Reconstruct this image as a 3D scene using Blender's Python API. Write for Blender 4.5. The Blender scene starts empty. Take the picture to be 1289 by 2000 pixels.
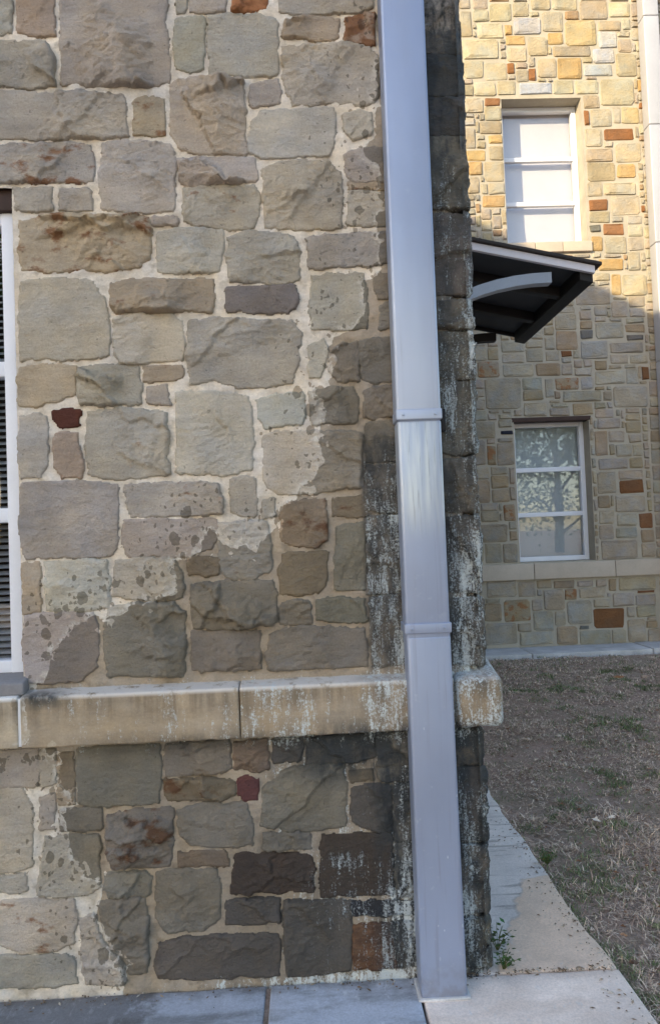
import bpy, math, random
import numpy as np
from mathutils import Vector, Matrix
rad = math.radians; PI = math.pi; YF = 5.1764
random.seed(7); RNG = np.random.default_rng(7)
S = bpy.context.scene
COL = S.collection

# ------------------------------------------------------------------ camera, sky, sun, exposure
cd = bpy.data.cameras.new('camera'); cam = bpy.data.objects.new('camera', cd); COL.objects.link(cam)
cd.sensor_fit = 'VERTICAL'; cd.sensor_height = 24.0; cd.sensor_width = 24.0; cd.lens = 24.0*1450/2000
cd.clip_start = 0.05; cd.clip_end = 2000
R_ = (0.99877, -0.03039, -0.03820); U_ = (0.03709, -0.03521, 0.99869); D_ = (0.03170, 0.99892, 0.03404)
d = Vector(D_).normalized(); r = Vector(R_); r = (r-d*r.dot(d)).normalized(); u = r.cross(d)
cam.matrix_world = Matrix(((r.x,u.x,-d.x,0.0),(r.y,u.y,-d.y,-1.95),(r.z,u.z,-d.z,1.1396),(0,0,0,1)))
S.camera = cam
SUN_EL = 18.0; SUN_AZ = 225.0                      # compass: 0 = +Y, clockwise
w = bpy.data.worlds.new('World'); S.world = w; w.use_nodes = True
wn = w.node_tree; bg = wn.nodes['Background']
sky = wn.nodes.new('ShaderNodeTexSky'); sky.sky_type = 'NISHITA'; sky.sun_disc = False
sky.sun_elevation = rad(SUN_EL); sky.sun_rotation = rad(SUN_AZ)
wn.links.new(sky.outputs[0], bg.inputs['Color']); bg.inputs['Strength'].default_value = 0.15
sl = bpy.data.lights.new('sun', 'SUN'); sl.energy = 2.7; sl.angle = rad(0.5); sl.color = (1.0, 0.82, 0.52)
so = bpy.data.objects.new('sun', sl); COL.objects.link(so)
sd = Vector((-math.sin(rad(SUN_AZ))*math.cos(rad(SUN_EL)), -math.cos(rad(SUN_AZ))*math.cos(rad(SUN_EL)), -math.sin(rad(SUN_EL))))
so.rotation_euler = sd.to_track_quat('-Z', 'Y').to_euler(); so.location = (-20, -20, 20)
S.view_settings.view_transform = 'Standard'; S.view_settings.look = 'None'
S.view_settings.exposure = 1.50; S.view_settings.gamma = 1.0

# ------------------------------------------------------------------ traced data (millimetres on the wall plane)
NEAR=[('N','s',0.0,[(-760,2602),(-733,2601),(-735,2507),(-762,2505)]),('W','s',0.0,[(-711,2601),(-622,2600),(-623,2499),(-692,2499),(-714,2507)]),('G','m',0.0,[(-789,2483),(-669,2482),(-642,2473),(-624,2445),(-626,2361),(-685,2359),(-792,2367)]),('O','r',0.0,[(-599,2602),(-322,2598),(-327,2531),(-322,2461),(-319,2412),(-323,2366),(-376,2356),(-403,2355),(-444,2363),(-524,2362),(-602,2369),(-602,2438),(-602,2507)]),('O','m',0.0,[(-792,2348),(-565,2341),(-447,2333),(-441,2310),(-438,2225),(-515,2218),(-608,2220),(-795,2224)]),('W','s',0.4,[(-414,2315),(-384,2326),(-340,2319),(-341,2223),(-415,2227)]),('N','m',0.45,[(-795,2202),(-689,2205),(-582,2207),(-539,2198),(-530,2161),(-530,2103),(-691,2103),(-797,2109)]),('N','s',0.0,[(-732,2086),(-639,2084),(-639,2033),(-693,2028),(-733,2031)]),('N','s',0.0,[(-612,2083),(-539,2081),(-537,2026),(-615,2030)]),('N','m',0.0,[(-499,2194),(-482,2206),(-367,2205),(-327,2191),(-312,2156),(-314,2108),(-319,2025),(-373,2014),(-453,2020),(-507,2030),(-510,2119)]),('O','s',0.0,[(-293,2595),(-269,2594),(-270,2559),(-294,2560)]),('N','s',0.0,[(-258,2594),(-165,2593),(-167,2559),(-259,2558)]),('O','s',0.0,[(-297,2533),(-262,2542),(-227,2539),(-226,2501),(-232,2399),(-267,2394),(-302,2405),(-304,2475)]),('R','m',0.6,[(-145,2592),(-59,2591),(-60,2563),(-99,2555),(-145,2559)]),('N','s',0.0,[(-19,2590),(225,2586),(226,2558),(189,2548),(24,2546),(-21,2554)]),('O','s',0.0,[(-214,2540),(-167,2545),(-85,2545),(-38,2532),(-30,2512),(-36,2383),(-91,2380),(-210,2384),(-213,2459)]),('W','m',0.1,[(-9,2523),(38,2535),(134,2532),(133,2481),(118,2474),(49,2477),(-15,2483)]),('W','m',0.9,[(156,2531),(189,2539),(230,2538),(227,2460),(186,2466),(152,2474)]),('N','m',0.0,[(-17,2453),(48,2457),(103,2453),(131,2460),(186,2458),(216,2451),(235,2423),(232,2318),(207,2293),(166,2295),(111,2304),(43,2299),(9,2301),(-11,2330),(-15,2379)]),('B','r',0.0,[(-314,2356),(-302,2367),(-227,2369),(-173,2361),(-132,2367),(-128,2332),(-126,2262),(-125,2170),(-180,2169),(-247,2171),(-301,2186),(-320,2225),(-320,2308)]),('N','s',0.0,[(-108,2348),(-64,2366),(-34,2364),(-31,2330),(-35,2302),(-67,2297),(-101,2294),(-111,2318)]),('L','s',0.0,[(-109,2248),(-81,2278),(-13,2285),(110,2283),(113,2244),(107,2188),(92,2161),(37,2158),(-17,2155),(-85,2159),(-116,2172)]),('L','s',0.0,[(140,2268),(179,2276),(211,2267),(215,2227),(203,2211),(162,2206),(142,2221)]),('N','r',0.0,[(-302,2149),(-254,2154),(-180,2158),(-106,2151),(-100,2110),(-101,2096),(-182,2089),(-243,2089),(-277,2083),(-301,2100)]),('N','m',0.3,[(-293,2073),(-236,2082),(-108,2079),(-94,2054),(-100,1999),(-113,1969),(-173,1965),(-240,1975),(-291,1987)]),('B','m',0.0,[(-80,2123),(-38,2141),(37,2145),(91,2136),(124,2104),(125,2049),(119,1966),(84,1959),(3,1961),(-78,1970),(-80,2026)]),('N','s',0.0,[(141,2159),(175,2173),(236,2171),(240,2088),(157,2087),(144,2104)]),('W','s',0.3,[(148,2082),(242,2079),(241,2063),(148,2066)]),('N','s',0.0,[(145,2057),(197,2057),(244,2053),(240,1963),(194,1967),(139,1968)]),('C','r',0.45,[(-720,2001),(-667,2008),(-574,2007),(-507,2001),(-387,2001),(-384,1951),(-390,1897),(-418,1873),(-498,1862),(-578,1868),(-657,1866),(-717,1872),(-725,1919)]),('N','s',0.0,[(-374,2000),(-313,1999),(-315,1980),(-374,1981)]),('L','m',0.0,[(-359,1958),(-321,1970),(-240,1966),(-197,1965),(-193,1933),(-206,1854),(-271,1853),(-351,1855),(-366,1862),(-362,1924)]),('G','m',0.12,[(-178,1943),(-119,1958),(-65,1950),(-5,1939),(3,1900),(2,1832),(-29,1820),(-137,1822),(-177,1828),(-181,1891)]),('G','s',0.0,[(29,1934),(97,1942),(165,1943),(242,1942),(241,1866),(189,1860),(80,1857),(34,1856),(30,1900)]),('B','s',0.1,[(-722,1834),(-658,1843),(-605,1842),(-539,1833),(-526,1799),(-507,1791),(-502,1710),(-500,1642),(-557,1634),(-624,1632),(-676,1637),(-726,1633),(-729,1744)]),('W','r',0.35,[(-488,1827),(-432,1835),(-339,1830),(-225,1830),(-222,1783),(-231,1749),(-314,1752),(-394,1754),(-481,1749),(-491,1791)]),('D','s',0.0,[(-189,1807),(-111,1810),(-9,1809),(-1,1784),(-12,1750),(-32,1740),(-113,1743),(-187,1750)]),('N','s',0.0,[(41,1831),(107,1836),(175,1832),(180,1799),(180,1731),(172,1690),(128,1690),(88,1688),(36,1694),(30,1749)]),('N','s',0.0,[(206,1830),(243,1832),(247,1770),(213,1768),(203,1792)]),('N','s',0.0,[(215,1748),(248,1753),(248,1688),(217,1691)]),('Y','m',0.0,[(-481,1736),(-435,1742),(-328,1739),(-307,1718),(-309,1623),(-385,1618),(-471,1618),(-488,1642)]),('G','m',0.0,[(-288,1720),(-221,1726),(-141,1721),(-20,1713),(-1,1681),(-6,1613),(-26,1553),(-93,1542),(-173,1548),(-227,1563),(-290,1557),(-296,1636)]),('W','s',0.4,[(-412,1603),(-312,1601),(-310,1575),(-347,1567),(-411,1567)]),('C','s',0.0,[(-732,1609),(-677,1618),(-591,1610),(-590,1537),(-626,1528),(-692,1514),(-732,1512),(-735,1555)]),('G','r',0.0,[(-578,1604),(-518,1610),(-425,1603),(-421,1559),(-425,1512),(-494,1510),(-574,1513),(-583,1550)]),('N','s',0.0,[(-400,1551),(-354,1554),(-351,1505),(-388,1504),(-404,1518)]),('B','s',0.0,[(26,1645),(62,1663),(72,1638),(60,1605),(45,1560),(23,1564)]),('N','m',0.0,[(88,1627),(116,1648),(147,1652),(147,1552),(96,1553),(75,1577)]),('N','m',0.0,[(159,1652),(195,1662),(244,1663),(242,1549),(190,1545),(158,1557)]),('N','s',0.0,[(-733,1482),(-693,1490),(-670,1480),(-664,1446),(-667,1366),(-684,1326),(-734,1328),(-737,1422)]),('M','s',0.0,[(-650,1491),(-614,1494),(-578,1490),(-585,1454),(-635,1458)]),('W','s',0.2,[(-644,1432),(-615,1436),(-589,1433),(-580,1363),(-581,1323),(-631,1325),(-648,1352)]),('N','m',0.1,[(-555,1489),(-488,1498),(-389,1488),(-360,1476),(-358,1409),(-357,1322),(-421,1317),(-500,1315),(-559,1329),(-566,1402)]),('L','m',0.08,[(-328,1531),(-254,1533),(-201,1529),(-145,1516),(-133,1482),(-134,1401),(-141,1327),(-208,1316),(-288,1318),(-334,1325),(-327,1434)]),('L','s',0.0,[(-115,1508),(-67,1520),(0,1518),(5,1477),(0,1444),(-43,1441),(-97,1433),(-116,1461)]),('N','m',0.0,[(21,1524),(68,1532),(136,1530),(148,1500),(143,1446),(91,1438),(24,1442)]),('N','m',0.0,[(165,1520),(190,1530),(247,1532),(246,1456),(187,1451),(162,1459)]),('B','m',0.0,[(-104,1413),(-44,1421),(37,1419),(131,1416),(151,1405),(150,1337),(139,1270),(71,1263),(-10,1258),(-76,1258),(-100,1279),(-108,1346)]),('N','m',0.0,[(167,1434),(267,1439),(266,1336),(164,1335)]),('N','m',0.0,[(162,1321),(265,1324),(263,1205),(203,1200),(157,1209)]),('O','s',0.0,[(-733,1308),(-632,1309),(-527,1301),(-490,1293),(-489,1226),(-497,1134),(-519,1114),(-624,1116),(-726,1119),(-737,1182),(-738,1249)]),('N','m',0.3,[(-467,1295),(-395,1296),(-289,1294),(-229,1286),(-224,1250),(-222,1214),(-344,1213),(-456,1217),(-465,1252)]),('G','s',0.0,[(-195,1302),(-135,1303),(-130,1266),(-134,1209),(-172,1204),(-195,1215)]),('N','s',0.0,[(-114,1242),(-84,1245),(-82,1204),(-112,1201)]),('N','s',0.0,[(-473,1199),(-397,1205),(-305,1195),(-239,1197),(-226,1176),(-254,1124),(-308,1110),(-387,1109),(-466,1115),(-480,1146)]),('L','m',0.1,[(-226,1183),(-159,1190),(-106,1185),(-99,1145),(-102,1065),(-137,1042),(-204,1042),(-227,1063),(-233,1137)]),('C','m',0.5,[(-51,1230),(-10,1238),(43,1236),(50,1206),(49,1139),(25,1117),(-28,1119),(-65,1137),(-65,1197)]),('W','s',0.3,[(70,1239),(154,1243),(155,1192),(109,1191),(71,1199)]),('G','m',0.0,[(81,1165),(148,1176),(150,1068),(144,1002),(101,1001),(68,1007),(73,1098)]),('N','m',0.0,[(158,1186),(262,1189),(262,990),(154,988)]),('C','s',0.0,[(-735,1099),(-700,1102),(-694,1036),(-696,976),(-738,974)]),('L','m',0.0,[(-676,1101),(-611,1105),(-526,1099),(-518,1055),(-522,982),(-588,972),(-677,980),(-681,1035)]),('N','m',0.0,[(-496,1094),(-440,1102),(-348,1095),(-329,1061),(-330,1001),(-377,996),(-456,1002),(-506,1011)]),('C','s',0.2,[(-308,1097),(-268,1101),(-235,1094),(-238,1057),(-270,1054),(-307,1060)]),('C','s',0.0,[(-62,1097),(-2,1101),(48,1099),(45,1032),(32,1000),(-19,995),(-75,1000),(-74,1064)]),('N','r',0.0,[(-304,1026),(-217,1034),(-98,1029),(-86,998),(-91,925),(-142,920),(-235,914),(-303,921),(-306,980)]),('N','s',0.0,[(-732,965),(-667,969),(-562,964),(-550,924),(-555,833),(-593,801),(-671,792),(-733,801),(-736,893)]),('N','r',0.0,[(-523,976),(-457,986),(-351,985),(-328,955),(-326,875),(-331,803),(-409,800),(-527,805),(-533,884)]),('N','m',0.0,[(-73,971),(-33,980),(0,974),(-2,921),(-35,916),(-78,920)]),('G','m',0.0,[(20,973),(80,978),(140,973),(141,919),(71,921),(18,927)]),('N','m',0.0,[(-308,905),(-222,908),(-132,901),(-135,810),(-212,807),(-307,811)]),('G','m',0.0,[(-105,892),(-62,906),(44,906),(137,893),(143,842),(142,802),(53,801),(-113,805),(-115,840)]),('G','m',0.0,[(159,974),(262,981),(259,800),(158,800)]),('N','s',0.0,[(-831,626),(-753,625),(-714,625),(-709,579),(-714,534),(-832,537)]),('N','s',0.0,[(-701,623),(-669,621),(-667,538),(-703,533)]),('C','s',0.0,[(-656,609),(-621,614),(-621,484),(-658,483)]),('N','s',0.0,[(-608,620),(-545,621),(-402,623),(-401,564),(-406,480),(-484,475),(-549,477),(-608,481)]),('N','m',0.0,[(-386,618),(-284,624),(-224,624),(-220,556),(-260,545),(-312,543),(-388,544)]),('W','m',0.0,[(-205,618),(-126,622),(-122,551),(-155,546),(-207,555)]),('D','m',0.0,[(-107,621),(-46,622),(-33,622),(-42,567),(-105,567)]),('D','m',0.0,[(-22,622),(60,625),(153,623),(151,564),(97,556),(-22,557)]),('G','m',0.0,[(164,622),(255,623),(254,544),(163,544)]),('W','r',0.5,[(-385,531),(-287,530),(-213,523),(-212,490),(-249,476),(-328,480),(-382,481)]),('P','s',0.0,[(-200,522),(-175,531),(-153,520),(-157,474),(-187,473),(-201,490)]),('N','m',0.0,[(-137,493),(-75,546),(4,549),(68,546),(76,489),(71,395),(-2,386),(-81,390),(-144,402)]),('W','s',0.0,[(90,530),(144,532),(146,507),(90,507)]),('G','s',0.0,[(160,531),(251,531),(252,504),(162,503)]),('D','m',0.0,[(95,488),(148,494),(188,490),(190,405),(183,369),(124,385),(91,403)]),('G','m',0.0,[(204,487),(257,491),(259,349),(198,346)]),('B','s',0.1,[(-833,527),(-755,529),(-730,489),(-725,450),(-732,335),(-773,318),(-837,321)]),('N','s',0.0,[(-707,501),(-672,506),(-674,425),(-706,424)]),('N','s',0.0,[(-656,470),(-556,468),(-554,416),(-655,419)]),('B','s',0.0,[(-696,397),(-629,404),(-562,397),(-564,269),(-594,253),(-685,256),(-717,264),(-709,321)]),('N','r',0.5,[(-533,451),(-472,459),(-374,456),(-374,368),(-385,317),(-450,314),(-525,324),(-539,390)]),('G','m',0.0,[(-355,452),(-289,465),(-184,463),(-169,423),(-170,358),(-253,356),(-331,364),(-350,393)]),('W','s',0.3,[(-358,342),(-293,345),(-240,342),(-235,309),(-294,312),(-359,313)]),('G','m',0.0,[(-141,380),(-81,382),(-18,374),(-20,344),(-83,341),(-141,343)]),('E','m',0.0,[(-212,334),(-123,332),(-24,318),(-16,285),(-21,234),(-113,235),(-224,238),(-218,296)]),('E','s',0.0,[(10,368),(103,368),(185,366),(187,275),(182,216),(97,217),(2,219)]),('G','m',0.0,[(200,339),(261,339),(260,206),(197,205)]),('G','s',0.0,[(-838,312),(-754,308),(-746,278),(-755,266),(-838,274)]),('N','m',0.0,[(-548,302),(-450,301),(-431,287),(-439,245),(-536,248),(-551,268)]),('N','m',0.15,[(-414,299),(-333,304),(-268,298),(-259,259),(-265,182),(-299,152),(-390,153),(-421,190)]),('B','s',0.35,[(-839,245),(-736,246),(-633,240),(-624,201),(-636,138),(-675,118),(-765,117),(-841,149)]),('N','r',0.0,[(-567,230),(-452,234),(-444,179),(-449,51),(-490,47),(-523,106),(-548,146)]),('N','m',0.0,[(-612,188),(-579,199),(-564,134),(-509,80),(-505,26),(-603,31),(-611,98)]),('G','s',0.0,[(-842,108),(-688,105),(-635,97),(-626,35),(-690,29),(-844,35)]),('D','m',0.0,[(-242,213),(-166,219),(-110,215),(-109,161),(-168,156),(-244,163)]),('D','m',0.0,[(-94,205),(-9,204),(74,200),(74,99),(67,29),(-16,23),(-92,25)]),('K','s',0.0,[(80,198),(258,193),(259,158),(82,165)]),('R','s',0.8,[(81,135),(147,139),(186,138),(185,29),(80,30)]),('D','m',0.0,[(197,138),(263,137),(267,29),(195,28)]),('D','m',0.0,[(-417,113),(-352,129),(-247,130),(-117,122),(-109,83),(-114,26),(-251,27),(-420,33),(-428,63)])]
QUOIN=[('N',[(345,2590),(457,2589),(459,2535),(461,2482),(462,2429),(345,2431)]),('D',[(345,2424),(462,2422),(462,2386),(461,2350),(461,2315),(344,2317)]),('D',[(344,2309),(461,2306),(461,2273),(460,2239),(460,2205),(344,2208)]),('G',[(344,2200),(460,2197),(460,2134),(460,2071),(460,2007),(343,2010)]),('N',[(343,1991),(460,1988),(459,1916),(457,1845),(457,1774),(342,1777)]),('N',[(342,1758),(458,1754),(458,1730),(457,1706),(456,1682),(342,1685)]),('N',[(342,1671),(456,1668),(457,1628),(458,1587),(458,1547),(342,1551)]),('N',[(342,1540),(459,1536),(455,1473),(451,1411),(448,1349),(341,1352)]),('N',[(341,1335),(447,1331),(450,1285),(452,1239),(452,1194),(340,1198)]),('N',[(340,1182),(452,1178),(451,1113),(450,1048),(450,983),(340,987)]),('N',[(339,967),(451,963),(452,905),(450,848),(449,792),(339,796)]),('W',[(338,624),(437,620),(437,591),(436,563),(435,535),(338,540)]),('D',[(338,527),(435,522),(438,461),(436,401),(435,340),(337,345)]),('N',[(337,330),(435,325),(434,268),(433,212),(432,155),(337,160)]),('G',[(336,142),(432,137),(432,97),(432,57),(433,17),(336,23)])]
WETP=[(263,2493),(241,2381),(213,2269),(228,2213),(194,2158),(229,2088),(228,1963),(214,1853),(177,1820),(176,1731),(142,1691),(94,1681),(78,1624),(89,1563),(40,1517),(66,1475),(43,1408),(61,1340),(21,1288),(-10,1255),(-51,1230),(-79,1191),(-135,1106),(-227,1136),(-253,1164),(-268,1111),(-348,1095),(-344,1008),(-457,986),(-543,957),(-615,947),(-642,902),(-683,825),(-721,781),(-717,709),(-714,631),(-660,616),(-652,537),(-614,497),(-664,460),(-629,413),(-618,342),(-561,294),(-564,198),(-540,120),(-502,73),(-512,-22),(615,-86),(742,2485)]
FARF=[('B',1704,6027,1804,6293),('Y',1831,6181,1977,6291),('Y',1994,6178,2202,6358),('Y',2227,6222,2381,6363),('B',2415,6289,2601,6404),('Y',2624,6285,2873,6400),('B',2885,6186,3165,6367),('Y',3173,6205,3399,6347),('Y',1862,6015,2117,6156),('A',2140,6043,2202,6137),('A',2120,5941,2336,6027),('L',2211,6048,2490,6205),('B',2515,6067,2716,6263),('T',2742,5921,3044,6172),('B',3072,6065,3297,6175),('Y',2348,5827,2549,6007),('A',2568,5933,2708,6051),('Y',1708,5806,2062,5993),('B',2601,5813,2988,5907),('L',3041,5893,3243,6050),('B',3263,5843,3388,5976),('Y',2151,5768,2337,5909),('A',2646,5587,2879,5790),('L',3009,5737,3211,5878),('B',3214,5599,3424,5827),('Y',1714,5612,1898,5784),('Y',1920,5585,2128,5756),('R',2358,5570,2419,5695),('B',2454,5606,2624,5810),('L',2893,5613,3188,5722),('Y',2036,5443,2213,5567),('Y',1805,5431,2012,5564),('L',2251,5437,2583,5562),('Y',2599,5432,2784,5572),('Y',2816,5435,3040,5583),('Y',3045,5312,3386,5570),('Y',1698,5263,1882,5403),('R',1906,5329,2080,5399),('B',1901,5181,2074,5313),('B',2877,5286,3040,5411),('R',2877,5108,2931,5263),('Y',2951,5097,3155,5268),('T',3265,5122,3428,5278),('B',1841,5050,2071,5166),('A',1928,4956,2069,5026),('Y',2874,4896,3052,5075),('R',3078,4960,3372,5085),('B',1691,4907,1790,5109),('B',1929,4786,2062,4925),('A',1698,4782,1882,4883),('B',2882,4747,3152,4887),('Y',3184,4733,3432,4919),('A',1716,4644,1846,4767),('B',1875,4570,2063,4763),('B',2880,4553,3166,4731),('A',3190,4578,3368,4710),('Y',1693,4459,1807,4613),('Y',1905,4446,2061,4546),('B',2875,4400,3026,4539),('Y',3042,4409,3367,4549),('A',1838,4316,2055,4424),('R',2867,4261,3072,4361),('Y',3110,4208,3388,4393),('R',3394,4227,3433,4296),('B',2865,4137,3089,4245),('D',2867,4046,2990,4107),('R',3021,4010,3221,4118),('Y',3266,3989,3405,4097),('A',2898,3853,2998,3999),('B',3028,3825,3236,3986),('A',2956,3657,3195,3764),('B',3251,3651,3359,3835),('A',3077,3410,3161,3617),('Y',3177,3405,3415,3604),('B',2904,3559,3058,3628),('N',2711,3324,3048,3493),('N',3064,3194,3218,3347),('W',3185,3037,3385,3113),('G',2892,2983,3168,3136),('D',2745,2990,2860,3066),('W',2498,2889,2704,3065),('O',3022,2841,3359,2932),('G',2737,2790,2997,2957),('D',3180,2961,3364,3006),('G',2194,2777,2361,2899),('N',1957,2769,2177,2860),('V',1717,2640,1922,2784),('W',2286,2637,2522,2751),('N',1959,2638,2263,2752),('W',2875,2681,2982,2765),('N',3024,2736,3200,2820),('N',3215,2730,3391,2807),('R',3330,2568,3395,2690),('N',2861,2534,3159,2655),('G',3175,2527,3282,2671),('V',2469,2494,2698,2600),('G',2721,2488,2836,2609),('O',1782,2325,2123,2620),('W',2145,2398,2342,2489),('O',2368,2416,2444,2605),('O',2532,2375,2920,2466),('G',3035,2306,3372,2504),('N',2131,2239,2373,2368),('O',2387,2239,2593,2307),('W',2632,2228,2822,2352),('N',2843,2209,3034,2284),('O',1653,2045,1856,2195),('K',1908,2075,2034,2105),('O',1890,2150,2038,2211),('N',2861,2101,3090,2192),('W',2836,1832,2950,2081),('N',2969,1963,3121,2068),('N',3038,1824,3183,1937),('V',1777,1779,1853,1967),('N',1868,1775,2024,1985),('O',1650,1783,1748,2024),('G',2849,1700,3145,1798),('N',2839,1469,3014,1672),('R',3050,1460,3286,1580),('W',1641,1423,1776,1632),('W',1797,1424,1963,1536),('W',2837,1327,2944,1439),('N',3003,1280,3293,1430),('V',1910,1234,2012,1383),('O',1682,1234,1855,1323),('R',3231,1116,3353,1282),('N',3011,1146,3208,1258),('O',1660,1038,1931,1202),('N',2837,1168,2981,1296),('N',2830,1026,2966,1153),('G',2989,1026,3202,1123),('O',1704,838,1862,1016),('O',1884,831,2015,1010),('N',2836,819,3193,999),('N',3238,831,3367,965),('N',1703,508,1996,649),('N',2011,498,2176,639),('W',2193,573,2336,640),('W',2359,565,2562,632),('V',2467,458,2573,547),('N',2585,572,2744,624),('N',2752,573,2873,625),('W',2879,517,2962,628),('B',2986,521,3358,633),('N',2581,465,2860,554),('V',1866,265,2113,465),('N',2124,361,2236,464),('N',2249,361,2449,547),('G',2481,217,2715,440),('N',2727,372,2901,454),('N',2910,371,3137,505),('R',2735,168,3029,346),('D',2587,163,2685,208),('W',1678,274,1835,437),('G',2146,165,2341,343),('N',2358,210,2471,336),('O',1669,50,1975,249),('O',1993,165,2136,239),('N',1981,35,2326,146),('W',2350,23,2560,193),('O',2582,11,2891,144),('N',2907,16,3035,142),('O',3046,23,3227,231),('B',3153,242,3343,354),('N',3232,1,3374,135),('W',3245,150,3352,210),('N',3152,369,3349,466)]

# ------------------------------------------------------------------ noise
def _h(ix, iy, s):
    n = (ix.astype(np.int64)*374761393 + iy.astype(np.int64)*668265263 + s*974711) & 0x7fffffff
    n = ((n ^ (n >> 13))*1274126177) & 0x7fffffff
    n = ((n ^ (n >> 15))*1911520717) & 0x7fffffff
    return ((n ^ (n >> 16)) & 0xffff)/65535.0
def vn(x, y, s=0):
    ix = np.floor(x); iy = np.floor(y); fx = x-ix; fy = y-iy
    fx = fx*fx*fx*(fx*(fx*6-15)+10); fy = fy*fy*fy*(fy*(fy*6-15)+10)
    a = _h(ix,iy,s); b = _h(ix+1,iy,s); c = _h(ix,iy+1,s); e = _h(ix+1,iy+1,s)
    return (a*(1-fx)+b*fx)*(1-fy)+(c*(1-fx)+e*fx)*fy
def fbm(x, y, s=0, o=4):
    v = 0; a = .5; t = 0
    for i in range(o):
        v = v+a*vn(x,y,s+i*17); t += a; x = x*2.03+3.1; y = y*2.03+1.7; a *= .5
    return v/t
def sstep(a, b, x):
    t = np.clip((x-a)/(b-a), 0, 1); return t*t*(3-2*t)
def sdpoly(px, pz, poly):
    n = len(poly); dmin = np.full(px.shape, 1e9); ins = np.zeros(px.shape, bool)
    for i in range(n):
        ax, az = poly[i]; bx, bz = poly[(i+1) % n]
        ex, ez = bx-ax, bz-az; wx, wz = px-ax, pz-az
        t = np.clip((wx*ex+wz*ez)/(ex*ex+ez*ez+1e-12), 0, 1)
        dmin = np.minimum(dmin, (wx-ex*t)**2+(wz-ez*t)**2)
        c = ((az <= pz) & (bz > pz)) | ((bz <= pz) & (az > pz))
        with np.errstate(divide='ignore', invalid='ignore'):
            xi = ax+(pz-az)/(bz-az if bz != az else 1e-9)*ex
        ins ^= c & (px < xi)
    return np.where(ins, 1, -1)*np.sqrt(dmin)
def box01(x, z, x0, x1, z0, z1, fx=.03, fz=.06):
    return sstep(x0-fx, x0+fx, x)*(1-sstep(x1-fx, x1+fx, x))*sstep(z0-fz, z0+fz, z)*(1-sstep(z1-fz, z1+fz, z))
WP = [(a/1000, b/1000) for a, b in WETP]
def stains(x, z):
    """where the spout has soaked the wall: wet = signed distance, eff = white salts, drk = black algae"""
    wet = sdpoly(x, z, WP)
    eff = np.maximum.reduce([.95*box01(x,z,.155,.30,.78,1.08,.012,.08), .8*box01(x,z,.152,.30,.8,1.38,.012,.12), .8*box01(x,z,.36,.60,.6,2.05,.02,.25),
        .9*box01(x,z,.205,.32,-.1,.52,.015,.08), .45*box01(x,z,-.06,.32,-.1,.33,.06,.08), .7*box01(x,z,-.185,.0,.6,.8,.02,.02), .33*box01(x,z,-.72,.3,.6,.8,.02,.02), .75*box01(x,z,.12,.60,.6,.79,.03,.02),
        .7*box01(x,z,.36,.6,-.1,.5,.02,.1), .75*box01(x,z,.05,.30,.15,.24,.03,.02), .6*box01(x,z,-.02,.30,.28,.33,.04,.015), .6*box01(x,z,.1,.3,.41,.50,.03,.02), .8*box01(x,z,-.25,.3,-.01,.022,.1,.008), .3*box01(x,z,-.5,.3,-.1,.05,.2,.03)])
    drk = np.maximum.reduce([(.66*box01(x,z,.148,.40,.78,1.42,.012,.05)), (.62*box01(x,z,.36,.6,.7,2.25,.01,.2)), .8*box01(x,z,-.735,-.63,.745,.775,.03,.01), .75*box01(x,z,.36,.6,2.0,3.0,.01,.3),
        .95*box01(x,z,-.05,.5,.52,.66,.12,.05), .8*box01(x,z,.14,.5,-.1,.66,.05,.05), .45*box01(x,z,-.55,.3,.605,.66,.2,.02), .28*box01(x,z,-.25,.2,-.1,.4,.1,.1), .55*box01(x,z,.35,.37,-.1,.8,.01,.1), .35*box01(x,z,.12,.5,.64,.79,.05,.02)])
    return wet, eff, drk

# ------------------------------------------------------------------ object helpers
def mesh_obj(name, V, F, mat, parent=None, smooth=False, col=None, attrs=None):
    me = bpy.data.meshes.new(name); V = np.asarray(V, np.float32)
    me.from_pydata(V.tolist(), [], F if isinstance(F, list) else F.tolist())
    finish(me, V, mat, smooth, col, attrs)
    return link(name, me, parent)
def finish(me, V, mat, smooth, col, attrs):
    if smooth: me.polygons.foreach_set('use_smooth', np.ones(len(me.polygons), bool))
    if col is not None:
        a = me.color_attributes.new('col', 'FLOAT_COLOR', 'POINT')
        c = np.asarray(col, np.float32)
        if c.ndim == 1: c = np.tile(c, (len(V), 1))
        a.data.foreach_set('color', c.ravel())
    if attrs:
        for k, v in attrs.items():
            me.attributes.new(k, 'FLOAT', 'POINT').data.foreach_set('value', np.asarray(v, np.float32))
    me.materials.append(mat)
def link(name, me, parent=None):
    o = bpy.data.objects.new(name, me); COL.objects.link(o)
    if parent: o.parent = parent
    return o
def tag(o, label=None, cat=None, group=None, kind=None):
    if label: o['label'] = label
    if cat: o['category'] = cat
    if group: o['group'] = group
    if kind: o['kind'] = kind
    return o
def thing(name, label, cat, group=None, loc=(0,0,0)):
    o = bpy.data.objects.new(name, None); COL.objects.link(o); o.location = loc; o.empty_display_size = .1
    return tag(o, label, cat, group)
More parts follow.
